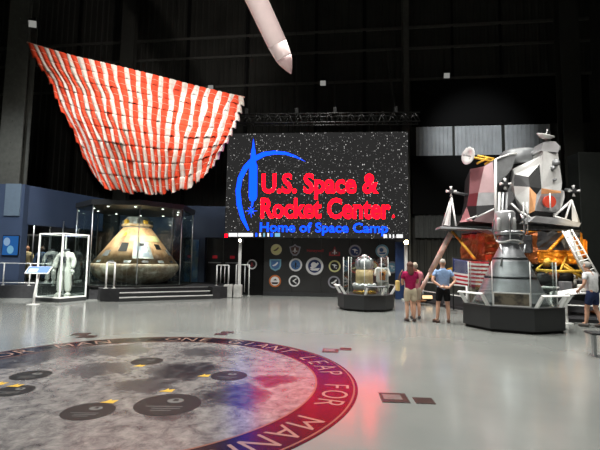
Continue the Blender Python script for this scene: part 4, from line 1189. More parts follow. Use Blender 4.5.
# --- ascent stage, left block: facets joined to one closed shell
pp = dict(a1=(62, 160, 15.45), a2=(120, 148, 15.2), a3=(166, 122, 14.9), a4=(166, 382, 14.9), a5=(75, 373, 15.2), a6=(20, 377, 15.4), a7=(48, 312, 15.5), a8=(58, 262, 15.5),
          m1=(96, 256, 15.12), m2=(166, 256, 14.75), n1=(88, 310, 15.15), n2=(166, 306, 14.75), o1=(88, 356, 15.12), o2=(166, 320, 14.75), o0=(60, 352, 15.3))
def on_plane(a, b, c, k):
    """set k's distance so that it lies in the plane of a, b, c (facets of the real craft are flat)"""
    A_, B_, C_ = (q3(*pp[n]) for n in (a, b, c)); n_ = (B_ - A_).cross(C_ - A_); o = Vector((0, 0, CAM_H)); d_ = q3(pp[k][0], pp[k][1], 1.0) - o
    pp[k] = (pp[k][0], pp[k][1], (A_ - o).dot(n_) / d_.dot(n_))


for q in (('a2', 'm1', 'm2', 'a3'), ('a2', 'm1', 'a8', 'a1'), ('m1', 'm2', 'n1', 'n2'), ('a8', 'm1', 'n1', 'a7'), ('n1', 'n2', 'o1', 'o2'), ('a7', 'n1', 'o1', 'o0')): on_plane(*q)

g = MB(LO); V = {k: g.v(q3(*p)) for k, p in pp.items()}
for f_, mi in ((('a1', 'a2', 'm1', 'a8'), 0), (('a2', 'a3', 'm2', 'm1'), 1), (('a8', 'm1', 'n1', 'a7'), 2), (('m1', 'm2', 'n2', 'n1'), 3), (('a7', 'n1', 'o1', 'o0'), 4), (('n1', 'n2', 'o2', 'o1'), 5), (('a7', 'o0', 'a5', 'a6'), 2), (('o0', 'o1', 'a5'), 4), (('o1', 'o2', 'a4', 'a5'), 1)):
    g.face([V[k] for k in f_], mi)
ring = ['a1', 'a2', 'a3', 'm2', 'n2', 'o2', 'a4', 'a5', 'a6', 'a7', 'a8']
bk = {k: g.bm.verts.new(V[k].co + Vector((.7, 2.3, 0))) for k in ring}
for i, k in enumerate(ring):
    j = ring[(i + 1) % len(ring)]; g.face([V[k], V[j], bk[j], bk[k]], 1 if i < 2 else 5)
g.face([bk[k] for k in ring], 5)
g.build('equipment_bay', [M['silver_red_lit'], mat('pale_red_lit_skin', (154, 126, 128), .4, metal=.4, vary=.12, vscale=3), M['deep_red_lit_skin'], M['silver'], M['black'], M['dark_skin']], lm)  # reddish skins carry the LED wall's red light in their colour
g = MB(LO); g.slab([q3(166, 118, 14.72), q3(224, 98, 14.95), q3(252, 97, 15.05), q3(232, 160, 15.0), q3(200, 200, 14.9), q3(168, 225, 14.72)], (.1, .8, .05)); g.build('top_panel', M['grey_skin'], lm)
g = MB(LO); g.tube([q3(166, 120, 14.68), q3(166, 445, 14.6)], .045, 10); g.tube([q3(166, 120, 14.68), q3(224, 98, 14.92), q3(252, 96, 15.02)], .035, 8); g.build('silver_edge', M['silver_white'], lm)
g = MB(LO); g.tube([q3(88, 357, 14.9), q3(166, 320, 14.66), ], .03, 8); g.tube([q3(20, 378, 15.7), q3(88, 352, 14.9)], .03, 8); g.build('lower_trim', M['silver_white'], lm)
# midsection between the two
g = MB(LO); g.slab([q3(168, 190, 15.2), q3(245, 130, 15.6), q3(350, 100, 15.2), q3(320, 350, 15.2), q3(170, 400, 15.2)], (.3, 2.2, 0)); g.build('midsection', M['dark_skin'], lm)
g = MB(LO); g.lathe([(.62, 0), (.66, .03), (.66, .5), (.55, .58)], 28, at(519, 166, 15.9)); g.build('top_hatch_drum', M['grey_skin'], lm)
for k, cx in enumerate((182, 196, 212)):
    g = MB(LO); g.tube([q3(cx, 255, 14.65), q3(cx - 3, 340, 14.6), q3(cx - 2, 430, 14.5)], .05, 8); g.build('vertical_pipe', (M['silver_white'], M['steel'], M['grey_skin'])[k], lm)

# --- ascent stage, crew cabin
cc_ = dict(b1=(234, 160, 15.5), b2=(354, 104, 14.7), b3=(361, 86, 14.5), b4=(420, 90, 14.7), b5=(438, 215, 14.8), b6=(434, 250, 14.7), b7=(354, 238, 14.35), c1=(244, 181, 15.15), c2=(300, 191, 14.85), c3=(346, 140, 14.75),
           c4=(240, 229, 15.1), c5=(305, 233, 14.75), c6=(303, 343, 14.7), c7=(268, 312, 15.0), c8=(246, 272, 15.1), d1=(334, 264, 14.5), d2=(352, 262, 14.35), d3=(433, 258, 14.65), d4=(430, 338, 14.65), d5=(326, 330, 14.45), e1=(402, 340, 14.55), e2=(394, 362, 14.7), e3=(312, 362, 14.7))
g = MB(LO); V = {k: g.v(q3(*p)) for k, p in cc_.items()}
faces = ((('b1', 'b2', 'c3', 'c2', 'c1'), 0), (('c1', 'c2', 'c5', 'c4'), 1), (('c2', 'c3', 'b7', 'd1', 'c5'), 2), (('c4', 'c5', 'c6', 'c7', 'c8'), 0), (('b2', 'b3', 'b7', 'c3'), 0), (('b3', 'b4', 'b5', 'b6', 'b7'), 0),
         (('c5', 'd1', 'd5', 'c6'), 3), (('b7', 'b6', 'd3', 'd2'), 3), (('d1', 'b7', 'd2'), 4), (('d1', 'd2', 'd5'), 4), (('d2', 'd3', 'd4', 'd5'), 4), (('c6', 'd5', 'e3'), 2), (('d5', 'e1', 'e2', 'e3'), 2), (('d5', 'd4', 'e1'), 2))
for f_, mi in faces: g.face([V[k] for k in f_], mi)
ring = ['b1', 'b2', 'b3', 'b4', 'b5', 'b6', 'd3', 'd4', 'e1', 'e2', 'e3', 'c6', 'c7', 'c8', 'c4', 'c1']
bk = {k: g.bm.verts.new(V[k].co + Vector((.15, 2.0, 0))) for k in ring}
for i, k in enumerate(ring):
    j = ring[(i + 1) % len(ring)]; g.face([V[k], V[j], bk[j], bk[k]], 0)
g.face([bk[k] for k in ring], 1)
MPANEL = mat('lower_silver_panel', (176, 176, 178), .35, metal=.5, vary=.2)
g.build('crew_cabin', [M['silver_white'], M['dark_skin'], M['black'], M['orange_panel'], MPANEL], lm)
g = MB(LO); c = q3(382, 294, 14.36); R_ = Matrix.Rotation(PI / 2, 3, 'X'); g.lathe([(.21, 0), (.21, .1)], 28, c, M=R_); g.build('red_disc', M['red_dot'], lm)
g = MB(LO); g.tube([q3(388, 258, 14.25), q3(390, 325, 14.25)], .022, 8); g.build('white_rod', M['white'], lm)
for cx, cy, r in ((409, 135, .13), (394, 157, .09), (403, 205, .05)):
    g = MB(LO); c = q3(cx, cy, 14.62); g.lathe([(r, 0), (r * 1.05, .06), (r * .7, .14), (0, .16)], 20, c, M=R_); g.build('round_window', M['grey_skin'], lm)
g = MB(LO); fa_ = [q3(x, y, Y) for x, y, Y in ((434, 244, 14.85), (447, 250, 15.1), (449, 275, 15.1), (438, 312, 15.0), (420, 338, 14.95), (400, 352, 14.9), (412, 330, 14.8), (428, 300, 14.8))]
g.slab(fa_, (.05, .9, 0)); g.build('side_fairing', M['silver_white'], lm)
# radar tower and dishes
g = MB(LO); g.slab([q3(x, y, 14.55) for x, y in ((352, 84), (360, 52), (378, 42), (412, 48), (428, 66), (422, 92))], (0, .55, 0)); g.slab([q3(x, y, 14.7) for x, y in ((410, 52), (432, 66), (430, 82), (412, 74))], (0, .3, 0), 1); g.build('radar_tower', [M['silver'], M['grey_skin']], lm)


def dish(c, n, r, nm='dish'):
    R_ = Vector((0, 0, 1)).rotation_difference(Vector(n).normalized()).to_matrix(); g = MB(LO)
    g.lathe([(0.03, -.10), (r * .6, -.055), (r, 0.03), (r * .97, .045), (r * .55, -.03), (.03, -.07)], 32, c, M=R_); d_ = g.build(nm, M['silver_white'], lm)
    g = MB(LO); g.lathe([(.02, -.1), (.02, .2), (.045, .22), (.045, .26)], 10, c, M=R_); g.build('feed_horn', M['steel'], d_)


dish(q3(369, 26, 14.6), (.25, -.28, 1), .30, 'radar_dish'); g = MB(LO); g.tube([q3(369, 30, 14.65), q3(388, 50, 14.75)], .05, 8); g.build('radar_neck', M['silver'], lm)
dish(q3(56, 106, 15.4), (-1, -.42, .05), .33, 'steerable_dish')
for a, b in (((66, 110), (150, 128)), ((92, 105), (160, 118)), ((88, 138), (138, 112)), ((120, 140), (158, 122))):
    g = MB(LO); g.tube([q3(*a, 15.45), q3(*b, 15.35)], .04, 8); g.build('dish_strut', M['yellow'], lm)
g = MB(LO); g.tube([q3(268, 118, 15.7), q3(352, 80, 15.0)], .09, 10); g.build('top_duct', M['grey_skin'], lm)
for a, b in (((230, 300), (275, 345)), ((270, 335), (330, 372)), ((300, 372), (352, 368)), ((404, 352), (462, 305)), ((404, 352), (470, 372))):
    g = MB(LO); g.tube([q3(*a, 14.45), q3(*b, 14.4)], .035, 8); g.build('brace', M['silver_white'], lm)
# --- legs
MLEG = mat('leg_sleeve', (226, 206, 196), .45, col2=(216, 168, 152), vscale=2.5)


def leg(top, foot, sec, mleg):
    g = MB(LO); g.tube([top, top.lerp(foot, .55)], .11, 14); g.tube([top.lerp(foot, .5), foot + Vector((0, 0, .1))], .075, 12); l_ = g.build('leg', mleg, lm)
    g = MB(LO); g.lathe([(.44, .09), (.40, .03), (.26, .0), (.0, .0)][::-1], 28, (foot.x, foot.y, BZ), caps=False); g.lathe([(.0, .10), (.12, .10), (.44, .09)], 28, (foot.x, foot.y, BZ), caps=False); g.build('footpad', M['gold_dark'], l_)
    for s in sec:
        g = MB(LO); g.tube([s, top.lerp(foot, .62)], .05, 10); g.build('leg_strut', M['yellow'], l_)
    return l_


topL = at(451, 233, 15.9); footL = Vector((5.85, 17.2, BZ)); g0 = at(414, 294, 17.2); footL = Vector((g0.x + .05, 17.2, BZ))
leg(topL, footL, [at(470, 262, 15.3), at(480, 262, 16.5)], MLEG)
g = MB(LO); g.tube([at(452, 231, 15.85), at(475, 259, 14.7)], .05, 10); g.build('leg_strut', M['yellow'], lm)
topR = at(566, 231, 14.0); footR = Vector((at(604, 296, 13.7).x, 13.7, BZ))
lr = leg(topR, footR, [at(549, 258, 14.4), at(545, 250, 14.6)], M['silver_white'])
leg(Vector((LX + .6, LY + 2.2, 2.5)), Vector((LX + 1.2, LY + 4.3, BZ)), [Vector((LX - .8, LY + 1.9, 1.3)), Vector((LX + 1.8, LY + 1.6, 1.3))], M['silver_white'])
g = MB(LO); g.tube([at(565, 234, 14.3), at(538, 262, 14.2)], .055, 10); g.build('leg_strut', M['gold'], lm)
# ladder on the right leg
la, lb = at(562.5, 231, 13.85), at(571.5, 229.5, 13.85); fa2, fb2 = at(588, 280, 13.3), at(599, 276, 13.3)
g = MB(LO); g.tube([la, fa2], .027, 8); g.tube([lb, fb2], .027, 8)
for k in range(10): f_ = (k + .4) / 10; g.tube([la.lerp(fa2, f_), lb.lerp(fb2, f_)], .018, 8)
g.build('ladder', M['silver_white'], lm)
# yellow boom and stowed gear low on the right
g = MB(LO); g.tube([at(536, 270, 14.0), at(560, 271.5, 13.9), at(590, 271, 13.8)], .05, 10); g.tube([at(536, 270, 14.0), at(548, 259, 14.3)], .035, 8); g.tube([at(560, 271, 13.9), at(566, 257, 14.3)], .035, 8); g.build('yellow_boom', M['yellow'], lm)
for k, (px, py, r, m_) in enumerate(((543, 279, .26, 'dark_skin'), (553, 276, .2, 'gold_dark'), (563, 279, .28, 'black'), (574, 281, .22, 'suit'), (556, 262, .16, 'gold'), (546, 262, .18, 'yellow'))):
    g = MB(LO); c = at(px, py, 14.25); g.ball(c, (r * 1.2, r, r * .9), seg=12, rings=8); o = g.build('stowed_bag', M[m_], lm); crumple(o, 0, .03, 40 + k)
for a, b in ((at(546, 283, 14.2), at(546, 272, 14.1)), (at(577, 284, 14.2), at(577, 271, 13.9))):
    g = MB(LO); g.tube([a, b], .03, 8); g.build('boom_hanger', M['yellow'], lm)

# equipment table under the boom
et = thing('equipment_table', 'dark low table with pale dish and gear right of the large pedestal', 'table', (at(560, 290, 13.6).x, 13.6, BZ))
eo = Vector(et.location)
g = MB(); g.box((.1, 0, .72), (2.1, .8, .06), bev=.01); g.build('table_top', M['charcoal'], et)
for sx in (-.85, 1.05):
    for sy in (-.32, .32): g = MB(); g.box((sx, sy, .345), (.06, .06, .69)); g.build('leg', M['black'], et)
for k, (x, y, w_, d_, h_) in enumerate(((.75, -.1, .34, .3, .22), (.25, .12, .3, .26, .3), (.85, .22, .2, .2, .34))):
    g = MB(); g.box((0, 0, h_ / 2), (w_, d_, h_), bev=.02); o = g.build('gear_box', (M['suit'], M['grey_skin'], M['dark_skin'])[k]); o.location = eo + Vector((x, y, .751))
    tag(o, ('white gear box on the dark table under the yellow boom', 'grey gear box on the dark table, the middle one', 'dark gear box at the right end of the table')[k], 'box', 'gear boxes on the dark table')
g = MB(); g.lathe([(.06, 0), (.25, .05), (.36, .13), (.34, .135), (.24, .075), (.02, .03)], 28); o = g.build('dish_antenna', M['white']); o.location = eo + Vector((-.45, -.05, .752)); tag(o, 'shallow white dish lying on the dark table right of the nozzle', 'dish')
# white guard rail around the base, and a slanted white board
railing('guard_railing', 'low white railing on the lander base behind the man in the blue shirt', [(5.35, 18.3), (5.7, 16.5), (6.05, 15.3)], .10, .78, M['white'], r=.03, mids=(.5,))
railing('guard_railing', 'white railing on the lander base right of the large pedestal', [(7.75, 13.05), (8.9, 12.55), (9.9, 12.4)], .10, .74, M['white'], r=.03, mids=(.5,))
b = at(557, 291, 12.7); sb = thing('slanted_board', 'white slanted reading board by the lander rail near the right edge', 'sign', (b.x, 12.28, .0), -.3)
g = MB(); g.tube([(0, 0, .0), (0, .0, .82)], .035, 8); g.lathe([(.16, 0), (.16, .02)], 18); g.build('post', M['white'], sb)
g = MB(); g.box((.05, 0, .88), (.62, .3, .03), rx=.45, ry=-.25, bev=.006); g.build('board', M['white'], sb)
# warm lamp on the base lighting the leg
t = thing('flood_lamp', 'small warm lamp low on the lander base left of the blue shirt', 'lamp', (at(427, 298, 17.9).x, 17.9, BZ))
g = MB(); g.box((0, .06, .16), (.5, .2, .22), bev=.03); g.box((0, .06, .03), (.3, .16, .06)); g.build('housing', M['black'], t)
g = MB(); g.box((0, -.05, .17), (.42, .02, .15), rx=-.3, bev=.004); g.build('lamp_face', emitter('warm_glow', (1, .68, .36), 1.6), t)

# the flag hung on the lander's stand
FA, FB = at(453, 258.5, 14.35), at(489.5, 262, 14.15)
fl = thing('flag', 'stars and stripes flag hung beside the man in the blue shirt', 'flag', (FA.x, FA.y, BZ))
fo = Vector(fl.location); fw = (FB - FA); fh = at(453, 283.5, 14.35).z - FA.z
MR, MW_, MBL = mat('flag_red', (186, 40, 56), .8, spec=.2), mat('flag_white', (226, 222, 222), .8, spec=.2), mat('flag_blue', (32, 42, 94), .8, spec=.2)


def fp(u, v, out=0.0):
    return FA + fw * u + Vector((0, 0, fh * v)) + Vector((0, -.03 * math.sin(u * 11) - .02 * math.sin(u * 23 + v * 2) - out, -.03 * math.sin(u * PI)))


g = MB(fo); n = 28; gr = [[g.v(fp(i / n, j / 13)) for i in range(n + 1)] for j in range(14)]
for j in range(13):
    for i in range(n):
        g.face([gr[j][i], gr[j + 1][i], gr[j + 1][i + 1], gr[j][i + 1]], 2 if (j < 7 and i < n * .4) else (0 if j % 2 == 0 else 1), True)
cl = g.build('cloth', [MR, MW_, MBL], fl, normals=False); s_ = cl.modifiers.new('cloth', 'SOLIDIFY'); s_.thickness = .008; s_.offset = 0
for r in range(9):
    for c in range(6 if r % 2 == 0 else 5):
        u = (.033 + .066 * c + (.033 if r % 2 else 0)) * 1.0; v = (.5 + r * .74) / 13
        g = MB(fo); o_ = fp(u, v, .008); st = [o_ + Vector(((.02 if k % 2 == 0 else .009) * math.sin(k * PI / 5), 0, (.02 if k % 2 == 0 else .009) * math.cos(k * PI / 5))) for k in range(10)]
        g.slab(st, (0, -.003, 0)); g.build('star', MW_, cl)
for u in (0.0, 1.0):
    p = fp(u, 0); g = MB(fo); g.tube([Vector((p.x, p.y + .03, BZ)), Vector((p.x, p.y + .03, p.z + .05))], .02, 8); g.lathe([(.12, 0), (.12, .012)], 14, (p.x, p.y + .03, BZ)); g.build('stand_pole', M['black'], fl)
g = MB(fo); a, b = fp(0, 0), fp(1, 0); g.tube([a + Vector((0, .03, .02)), b + Vector((0, .03, .02))], .015, 8); g.build('top_bar', M['black'], fl)

# steel stand at the right edge, big dark cabinet behind it
bo = ground(593, 356); bl = thing('bench_stand', 'low steel stand with a dark top at the right edge of the picture', 'stand', (bo.x + .03, bo.y, 0), -.2)
for sx in (0, .75):
    g = MB(); g.box((sx, 0, .20), (.055, .09, .40), bev=.008); g.build('leg', M['steel'], bl)
    g = MB(); g.box((sx, 0, .008), (.1, .3, .016)); g.build('foot_plate', M['steel'], bl)
g = MB(); g.box((.38, 0, .42), (.95, .34, .04), bev=.01); g.build('top_slab', M['charcoal'], bl)
a, b = at(578, 150, 19.0), at(606, 150, 19.0)
g = MB(); g.box((0, 0, 3.4), (b.x - a.x + 1.2, .8, 6.8), bev=.02)
o = g.build('tall_cabinet', mat('dark_green_grey', (30, 33, 30), .5, vary=.15)); o.location = ((a.x + b.x) / 2 + .6, 19.4, BZ); tag(o, 'tall dark grey-green panel standing behind the lander at the right edge', 'panel')
# ------------------------------------------------------------------ visitors
SKIN = mat('skin_tone', (206, 158, 132), .55, vary=.05); LIP = mat('lip_tone', (170, 96, 88), .5); EYE = mat('eye_white', (230, 228, 224), .3); PUPIL = mat('eye_dark', (40, 34, 30), .3)


def hand(mb, w, d, back, s=1.0, curl=.5, side=1):
    """palm + four unequal curled fingers + thumb; w wrist, d pointing direction, back = back-of-hand normal"""
    d = Vector(d).normalized(); bk = Vector(back); bk = (bk - d * bk.dot(d)).normalized(); sd = d.cross(bk) * side
    mb.tube([w - d * .03, w + d * .01, w + d * .05 * s, w + d * .095 * s], [.028 * s, .030 * s, .038 * s, .036 * s], 10)
    for k, ln in enumerate((.068, .078, .072, .056)):
        b = w + d * .088 * s + sd * (1.5 - k) * .0195 * s
        p1 = b + (d * math.cos(curl * .5) - bk * math.sin(curl * .5)) * ln * .48 * s
        p2 = p1 + (d * math.cos(curl * 1.4) - bk * math.sin(curl * 1.4)) * ln * .30 * s
        p3 = p2 + (d * math.cos(curl * 2.1) - bk * math.sin(curl * 2.1)) * ln * .24 * s
        mb.tube([b - d * .02 * s, b, p1, p2, p3], [.0105 * s, .0105 * s, .010 * s, .009 * s, .007 * s], 7)
    b = w + d * .03 * s + sd * .03 * s
    p1 = b + (d * .7 + sd * .7).normalized() * .038 * s; p2 = p1 + (d * .95 + sd * .25 - bk * .3).normalized() * .03 * s
    mb.tube([w + d * .015 * s, b, p1, p2], [.014 * s, .0135 * s, .012 * s, .009 * s], 7)


def person(name, label, loc, rz, J, s, shirt, shorts, shoes, hair, hands, sleeves=.45, shortlen=.55, group=None, female=False, head_turn=0.0):
    """J: joints in metres, facing +y, feet on z=0. J keys: pelvis waist chest neck head, shoulder/elbow/wrist L R, hip/knee/ankle/toe L R"""
    t = thing(name, label, 'person', loc, rz, group); t.scale = (s, s, s)
    P = {k: Vector(v) for k, v in J.items()}
    names = ['pelvis', 'waist', 'chest', 'neck', 'skull0', 'skull1', 'skull2']; hd = P['head']
    P['skull0'] = hd + Vector((0, .012, -.07)); P['skull1'] = hd + Vector((0, 0, .01)); P['skull2'] = hd + Vector((0, -.005, .085))
    P['heelL'] = P['ankleL'] + Vector((0, -.04, -.045)); P['heelR'] = P['ankleR'] + Vector((0, -.04, -.045))
    R = dict(pelvis=(.155, .115), waist=(.14, .105), chest=(.165, .115), neck=(.058, .06), skull0=(.062, .075), skull1=(.077, .094), skull2=(.058, .07))
    for sd in 'LR': R.update({'shoulder' + sd: (.062,), 'elbow' + sd: (.043,), 'wrist' + sd: (.030,), 'hip' + sd: (.092,), 'knee' + sd: (.058,), 'calf' + sd: (.058,), 'ankle' + sd: (.04,), 'toe' + sd: (.036, .03)})
    if female: R['waist'] = (.125, .095); R['chest'] = (.14, .105); R['pelvis'] = (.155, .12)
    for sd in 'LR':
        k, a = P['knee' + sd], P['ankle' + sd]; P['calf' + sd] = k.lerp(a, .32) + Vector((0, -.018, 0)); names += [n + sd for n in ('shoulder', 'elbow', 'wrist', 'hip', 'knee', 'calf', 'ankle', 'toe')]
    idx = {n: i for i, n in enumerate(names)}
    E_ = [('pelvis', 'waist'), ('waist', 'chest'), ('chest', 'neck'), ('neck', 'skull0'), ('skull0', 'skull1'), ('skull1', 'skull2')]
    for sd in 'LR': E_ += [('chest', 'shoulder' + sd), ('shoulder' + sd, 'elbow' + sd), ('elbow' + sd, 'wrist' + sd), ('pelvis', 'hip' + sd), ('hip' + sd, 'knee' + sd), ('knee' + sd, 'calf' + sd), ('calf' + sd, 'ankle' + sd), ('ankle' + sd, 'toe' + sd)]
    me = skin_mesh([(*P[n], *R[n]) for n in names], [(idx[a], idx[b]) for a, b in E_])
    g = MB(); g.add_mesh(me, 0)
    # face: nose, ears, eyes, mouth
    Rt = Matrix.Rotation(head_turn, 3, 'Z')
    f = lambda x, y, z: hd + Rt @ Vector((x, y, z))
    g.tube([f(0, .088, .02), f(0, .108, -.012), f(0, .092, -.022)], [.009, .015, .010], 8)
    for sx in (-1, 1):
        g.ball(f(sx * .079, -.006, -.002), (.012, .022, .032), 0, 10, 7)
        g.ball(f(sx * .031, .079, .018), (.014, .012, .010), 2, 10, 7); g.ball(f(sx * .031, .089, .018), (.006, .004, .006), 3, 8, 5)
    g.ball(f(0, .083, -.048), (.024, .010, .007), 1, 10, 6)
    for sd in 'LR':
        w = P['wrist' + sd]; d, back = hands[sd]; hand(g, w, d, back, 1.0, hands.get('curl' + sd, .6), 1 if sd == 'R' else -1)
    g.build('body', [SKIN, LIP, EYE, PUPIL], t, normals=False)
    # shirt
    v = []; e = []
    def jn(p, *r): v.append((*p, *r)); return len(v) - 1
    a = jn(P['pelvis'] + Vector((0, 0, -.14)), R['pelvis'][0] * 1.18, R['pelvis'][1] * 1.2); b = jn(P['waist'], R['waist'][0] * 1.22, R['waist'][1] * 1.25); c = jn(P['chest'], R['chest'][0] * 1.12, R['chest'][1] * 1.14)
    n_ = jn(P['neck'] - (P['neck'] - P['chest']) * -.32, .072, .07); nm = jn(P['chest'].lerp(P['neck'], .62), .128, .108); e += [(a, b), (b, c), (c, nm), (nm, n_)]
    for sd in 'LR':
        s0 = jn(P['shoulder' + sd], .078); s1 = jn(P['shoulder' + sd].lerp(P['elbow' + sd], sleeves * 1.4), .068); e += [(c, s0), (s0, s1)]
    g = MB(); g.add_mesh(skin_mesh(v, e)); g.build('shirt', shirt, t, normals=False)
    v.clear(); e = []
    a = jn(P['waist'].lerp(P['pelvis'], .1), R['pelvis'][0] * 0.98, R['pelvis'][1] * 1.0); b = jn(P['pelvis'], R['pelvis'][0] * 1.10, R['pelvis'][1] * 1.14); e += [(a, b)]
    for sd in 'LR':
        h0 = jn(P['hip' + sd] + Vector((0, 0, -.03)), .112); h1 = jn(P['hip' + sd].lerp(P['knee' + sd], shortlen), .098); h2 = jn(P['hip' + sd].lerp(P['knee' + sd], shortlen + .22), .092); e += [(b, h0), (h0, h1), (h1, h2)]
    g = MB(); g.add_mesh(skin_mesh(v, e, 1)); g.build('shorts', shorts, t, normals=False)
    for sd in 'LR':
        an, to = P['ankle' + sd], P['toe' + sd]; g = MB(); d = (to - an); d.z = 0; d.normalize(); zb = min(an.z, to.z)
        q = Vector((an.x, an.y, 0)); tz = to.z - .036; az = an.z - .09
        p0, p1, p2 = q - d * .055 + Vector((0, 0, az + .045)), q + d * .05 + Vector((0, 0, (az + tz) / 2 + .05)), Vector((to.x, to.y, tz + .038)) + d * .05
        g.tube([p0 - d * .02, p0, p1, p2 - d * .03, p2], [.028, .046, .05, .042, .02], 10)
        g.build('shoe', shoes, t)
    hair(t, hd, Rt)
    return t


def cap_hair(m, lx=.088, ly=.103, lz=.105, cut=.0, back=-.07):
    def f(t, hd, Rt):
        g = MB(); g.ball(hd + Vector((0, -.012, .022)), (lx, ly, lz), 0, 18, 12)
        dl = [v for v in g.bm.verts if (v.co - hd).z < (back if (v.co - hd).y < -.01 else .045 + cut)]
        bmesh.ops.delete(g.bm, geom=dl, context='VERTS'); g.build('hair', m, t, normals=False)
    return f


def long_hair(m):
    def f(t, hd, Rt):
        v = [(*(hd + Vector((0, -.02, .05))), .085, .09), (*(hd + Vector((0, -.045, -.04))), .105, .085), (*(hd + Vector((0, -.085, -.16))), .11, .06), (*(hd + Vector((.01, -.125, -.29))), .09, .04)]
        g = MB(); g.ball(hd + Vector((0, -.022, .018)), (.098, .108, .112), 0, 18, 12)
        bmesh.ops.delete(g.bm, geom=[q for q in g.bm.verts if (q.co - hd).y > .045 and (q.co - hd).z < .06], context='VERTS')
        g.add_mesh(skin_mesh(v, [(0, 1), (1, 2), (2, 3)])); g.build('hair', m, t, normals=False)
    return f


BASE = dict(pelvis=(0, 0, .93), waist=(0, .0, 1.08), chest=(0, -.005, 1.30), neck=(0, .0, 1.47), head=(0, .02, 1.63),
            shoulderL=(-.185, -.005, 1.40), elbowL=(-.25, -.03, 1.13), wristL=(-.25, .08, .90), shoulderR=(.185, -.005, 1.40), elbowR=(.25, -.03, 1.13), wristR=(.25, .08, .90),
            hipL=(-.095, 0, .86), kneeL=(-.11, .01, .48), ankleL=(-.115, -.03, .09), toeL=(-.15, .12, .036), hipR=(.095, 0, .86), kneeR=(.11, .01, .48), ankleR=(.115, -.03, .09), toeR=(.15, .12, .036))
# man in the blue shirt, hands clasped behind his back
p = ground(443.5, 322.6)
J = dict(BASE); J.update(elbowL=(-.315, -.10, 1.15), wristL=(-.105, -.20, .985), elbowR=(.315, -.10, 1.15), wristR=(.10, -.215, .965), kneeL=(-.14, .01, .48), ankleL=(-.17, -.03, .09), toeL=(-.23, .11, .036), kneeR=(.12, .01, .48), ankleR=(.13, -.03, .09), toeR=(.18, .12, .036))
person('person', 'person in pale blue shirt and black shorts standing with hands clasped behind back', (p.x, p.y, 0), -.08, J, 1.03, mat('blue_shirt', (140, 166, 204), .85, spec=.2, vary=.08, bump=.4), mat('black_shorts', (20, 20, 22), .8, spec=.2), mat('brown_sandal', (84, 60, 48), .7),
       cap_hair(mat('grey_hair', (172, 164, 156), .8), back=.0, cut=.03), dict(L=((1, -.05, -.1), (0, -1, 0)), R=((-1, .05, .08), (0, -1, 0)), curlL=.5, curlR=.7))
# woman in maroon
p = ground(410.5, 321.3)
J = dict(BASE); J.update(elbowL=(-.24, .0, 1.12), wristL=(-.19, .20, 1.08), elbowR=(.235, .03, 1.13), wristR=(.16, .24, 1.16), ankleL=(-.10, -.03, .09), kneeL=(-.10, .01, .48), toeL=(-.12, .12, .036), ankleR=(.10, -.03, .09))
wm = person('person', 'person with long brown hair in maroon shirt and khaki shorts, back turned', (p.x, p.y, 0), -.05, J, .975, mat('maroon_shirt', (156, 26, 76), .85, spec=.2, vary=.08, bump=.4), mat('khaki_shorts', (206, 190, 164), .85, spec=.2, vary=.06), mat('dark_shoe', (58, 44, 42), .7),
            long_hair(mat('brown_hair', (92, 58, 44), .6, vary=.3, vscale=30)), dict(L=((.2, 1, .1), (-1, 0, .3)), R=((-.2, 1, .1), (1, 0, .3)), curlL=.9, curlR=.9), female=True)
# shoulder bag on her left
q = Vector((p.x, p.y, 0)); bag = thing('shoulder_bag', 'pale yellow bag hanging at the left side of the maroon shirt', 'bag', (p.x - .36, p.y + .03, .86))
g = MB(); g.box((0, 0, .15), (.09, .26, .30), bev=.03); g.build('bag_body', mat('bag_yellow', (214, 184, 112), .7, vary=.1), bag)
g = MB(); g.tube([(.02, -.1, .28), (.07, -.07, .50), (.14, .0, .605), (.10, .09, .50), (.02, .1, .28)], .012, 8); g.build('strap', mat('strap_brown', (120, 84, 56), .7), bag)
# second visitor beyond her, raising a phone
J = dict(BASE); J.update(elbowR=(.27, .12, 1.20), wristR=(.20, .30, 1.40), elbowL=(-.24, .10, 1.18), wristL=(-.02, .30, 1.38), ankleL=(-.09, -.03, .09), toeL=(-.1, .12, .036))
p2 = ground(415.4, 318.6)
person('person', 'person with pale grey hair in a pink top, mostly hidden behind the maroon shirt', (p2.x, p2.y, 0), .0, J, .965, mat('pink_top', (196, 120, 130), .85, spec=.2, vary=.1), mat('stone_shorts', (170, 156, 136), .85), mat('grey_shoe', (70, 66, 66), .7),
       cap_hair(mat('pale_hair', (176, 164, 146), .8, vary=.15), lx=.092, ly=.106, lz=.11, back=-.10), dict(L=((.9, .3, .5), (0, -1, 0)), R=((-.3, .2, 1), (.5, -1, 0)), curlL=.9, curlR=.8), female=True)
# man in white at the right edge, one foot forward
p3 = ground(594.5, 327.5)
J = dict(BASE); J.update(pelvis=(0, .0, .93), chest=(0, .06, 1.29), waist=(0, .02, 1.08), neck=(0, .10, 1.45), head=(0, .14, 1.61), shoulderL=(-.185, .06, 1.39), shoulderR=(.185, .06, 1.39), elbowL=(-.28, .02, 1.13), wristL=(-.26, .18, .98), elbowR=(.27, .1, 1.14), wristR=(.2, .3, 1.08),
         kneeL=(-.12, .10, .49), ankleL=(-.14, .12, .10), toeL=(-.16, .27, .036), kneeR=(.10, .02, .48), ankleR=(.10, -.12, .11), toeR=(.12, .03, .036))
person('person', 'person with grey hair in white shirt and navy shorts leaning forward at the right edge', (p3.x, p3.y, 0), .35, J, 1.03, mat('white_shirt', (222, 222, 222), .85, spec=.2, vary=.05, bump=.4), mat('navy_shorts', (40, 52, 84), .8, spec=.2), mat('grey_sneaker', (90, 84, 80), .7),
       cap_hair(mat('silver_hair', (170, 166, 160), .8), back=-.04, cut=.02), dict(L=((.1, .7, -.6), (-1, 0, 0)), R=((-.1, .9, -.3), (1, 0, .2)), curlL=.5, curlR=.6))
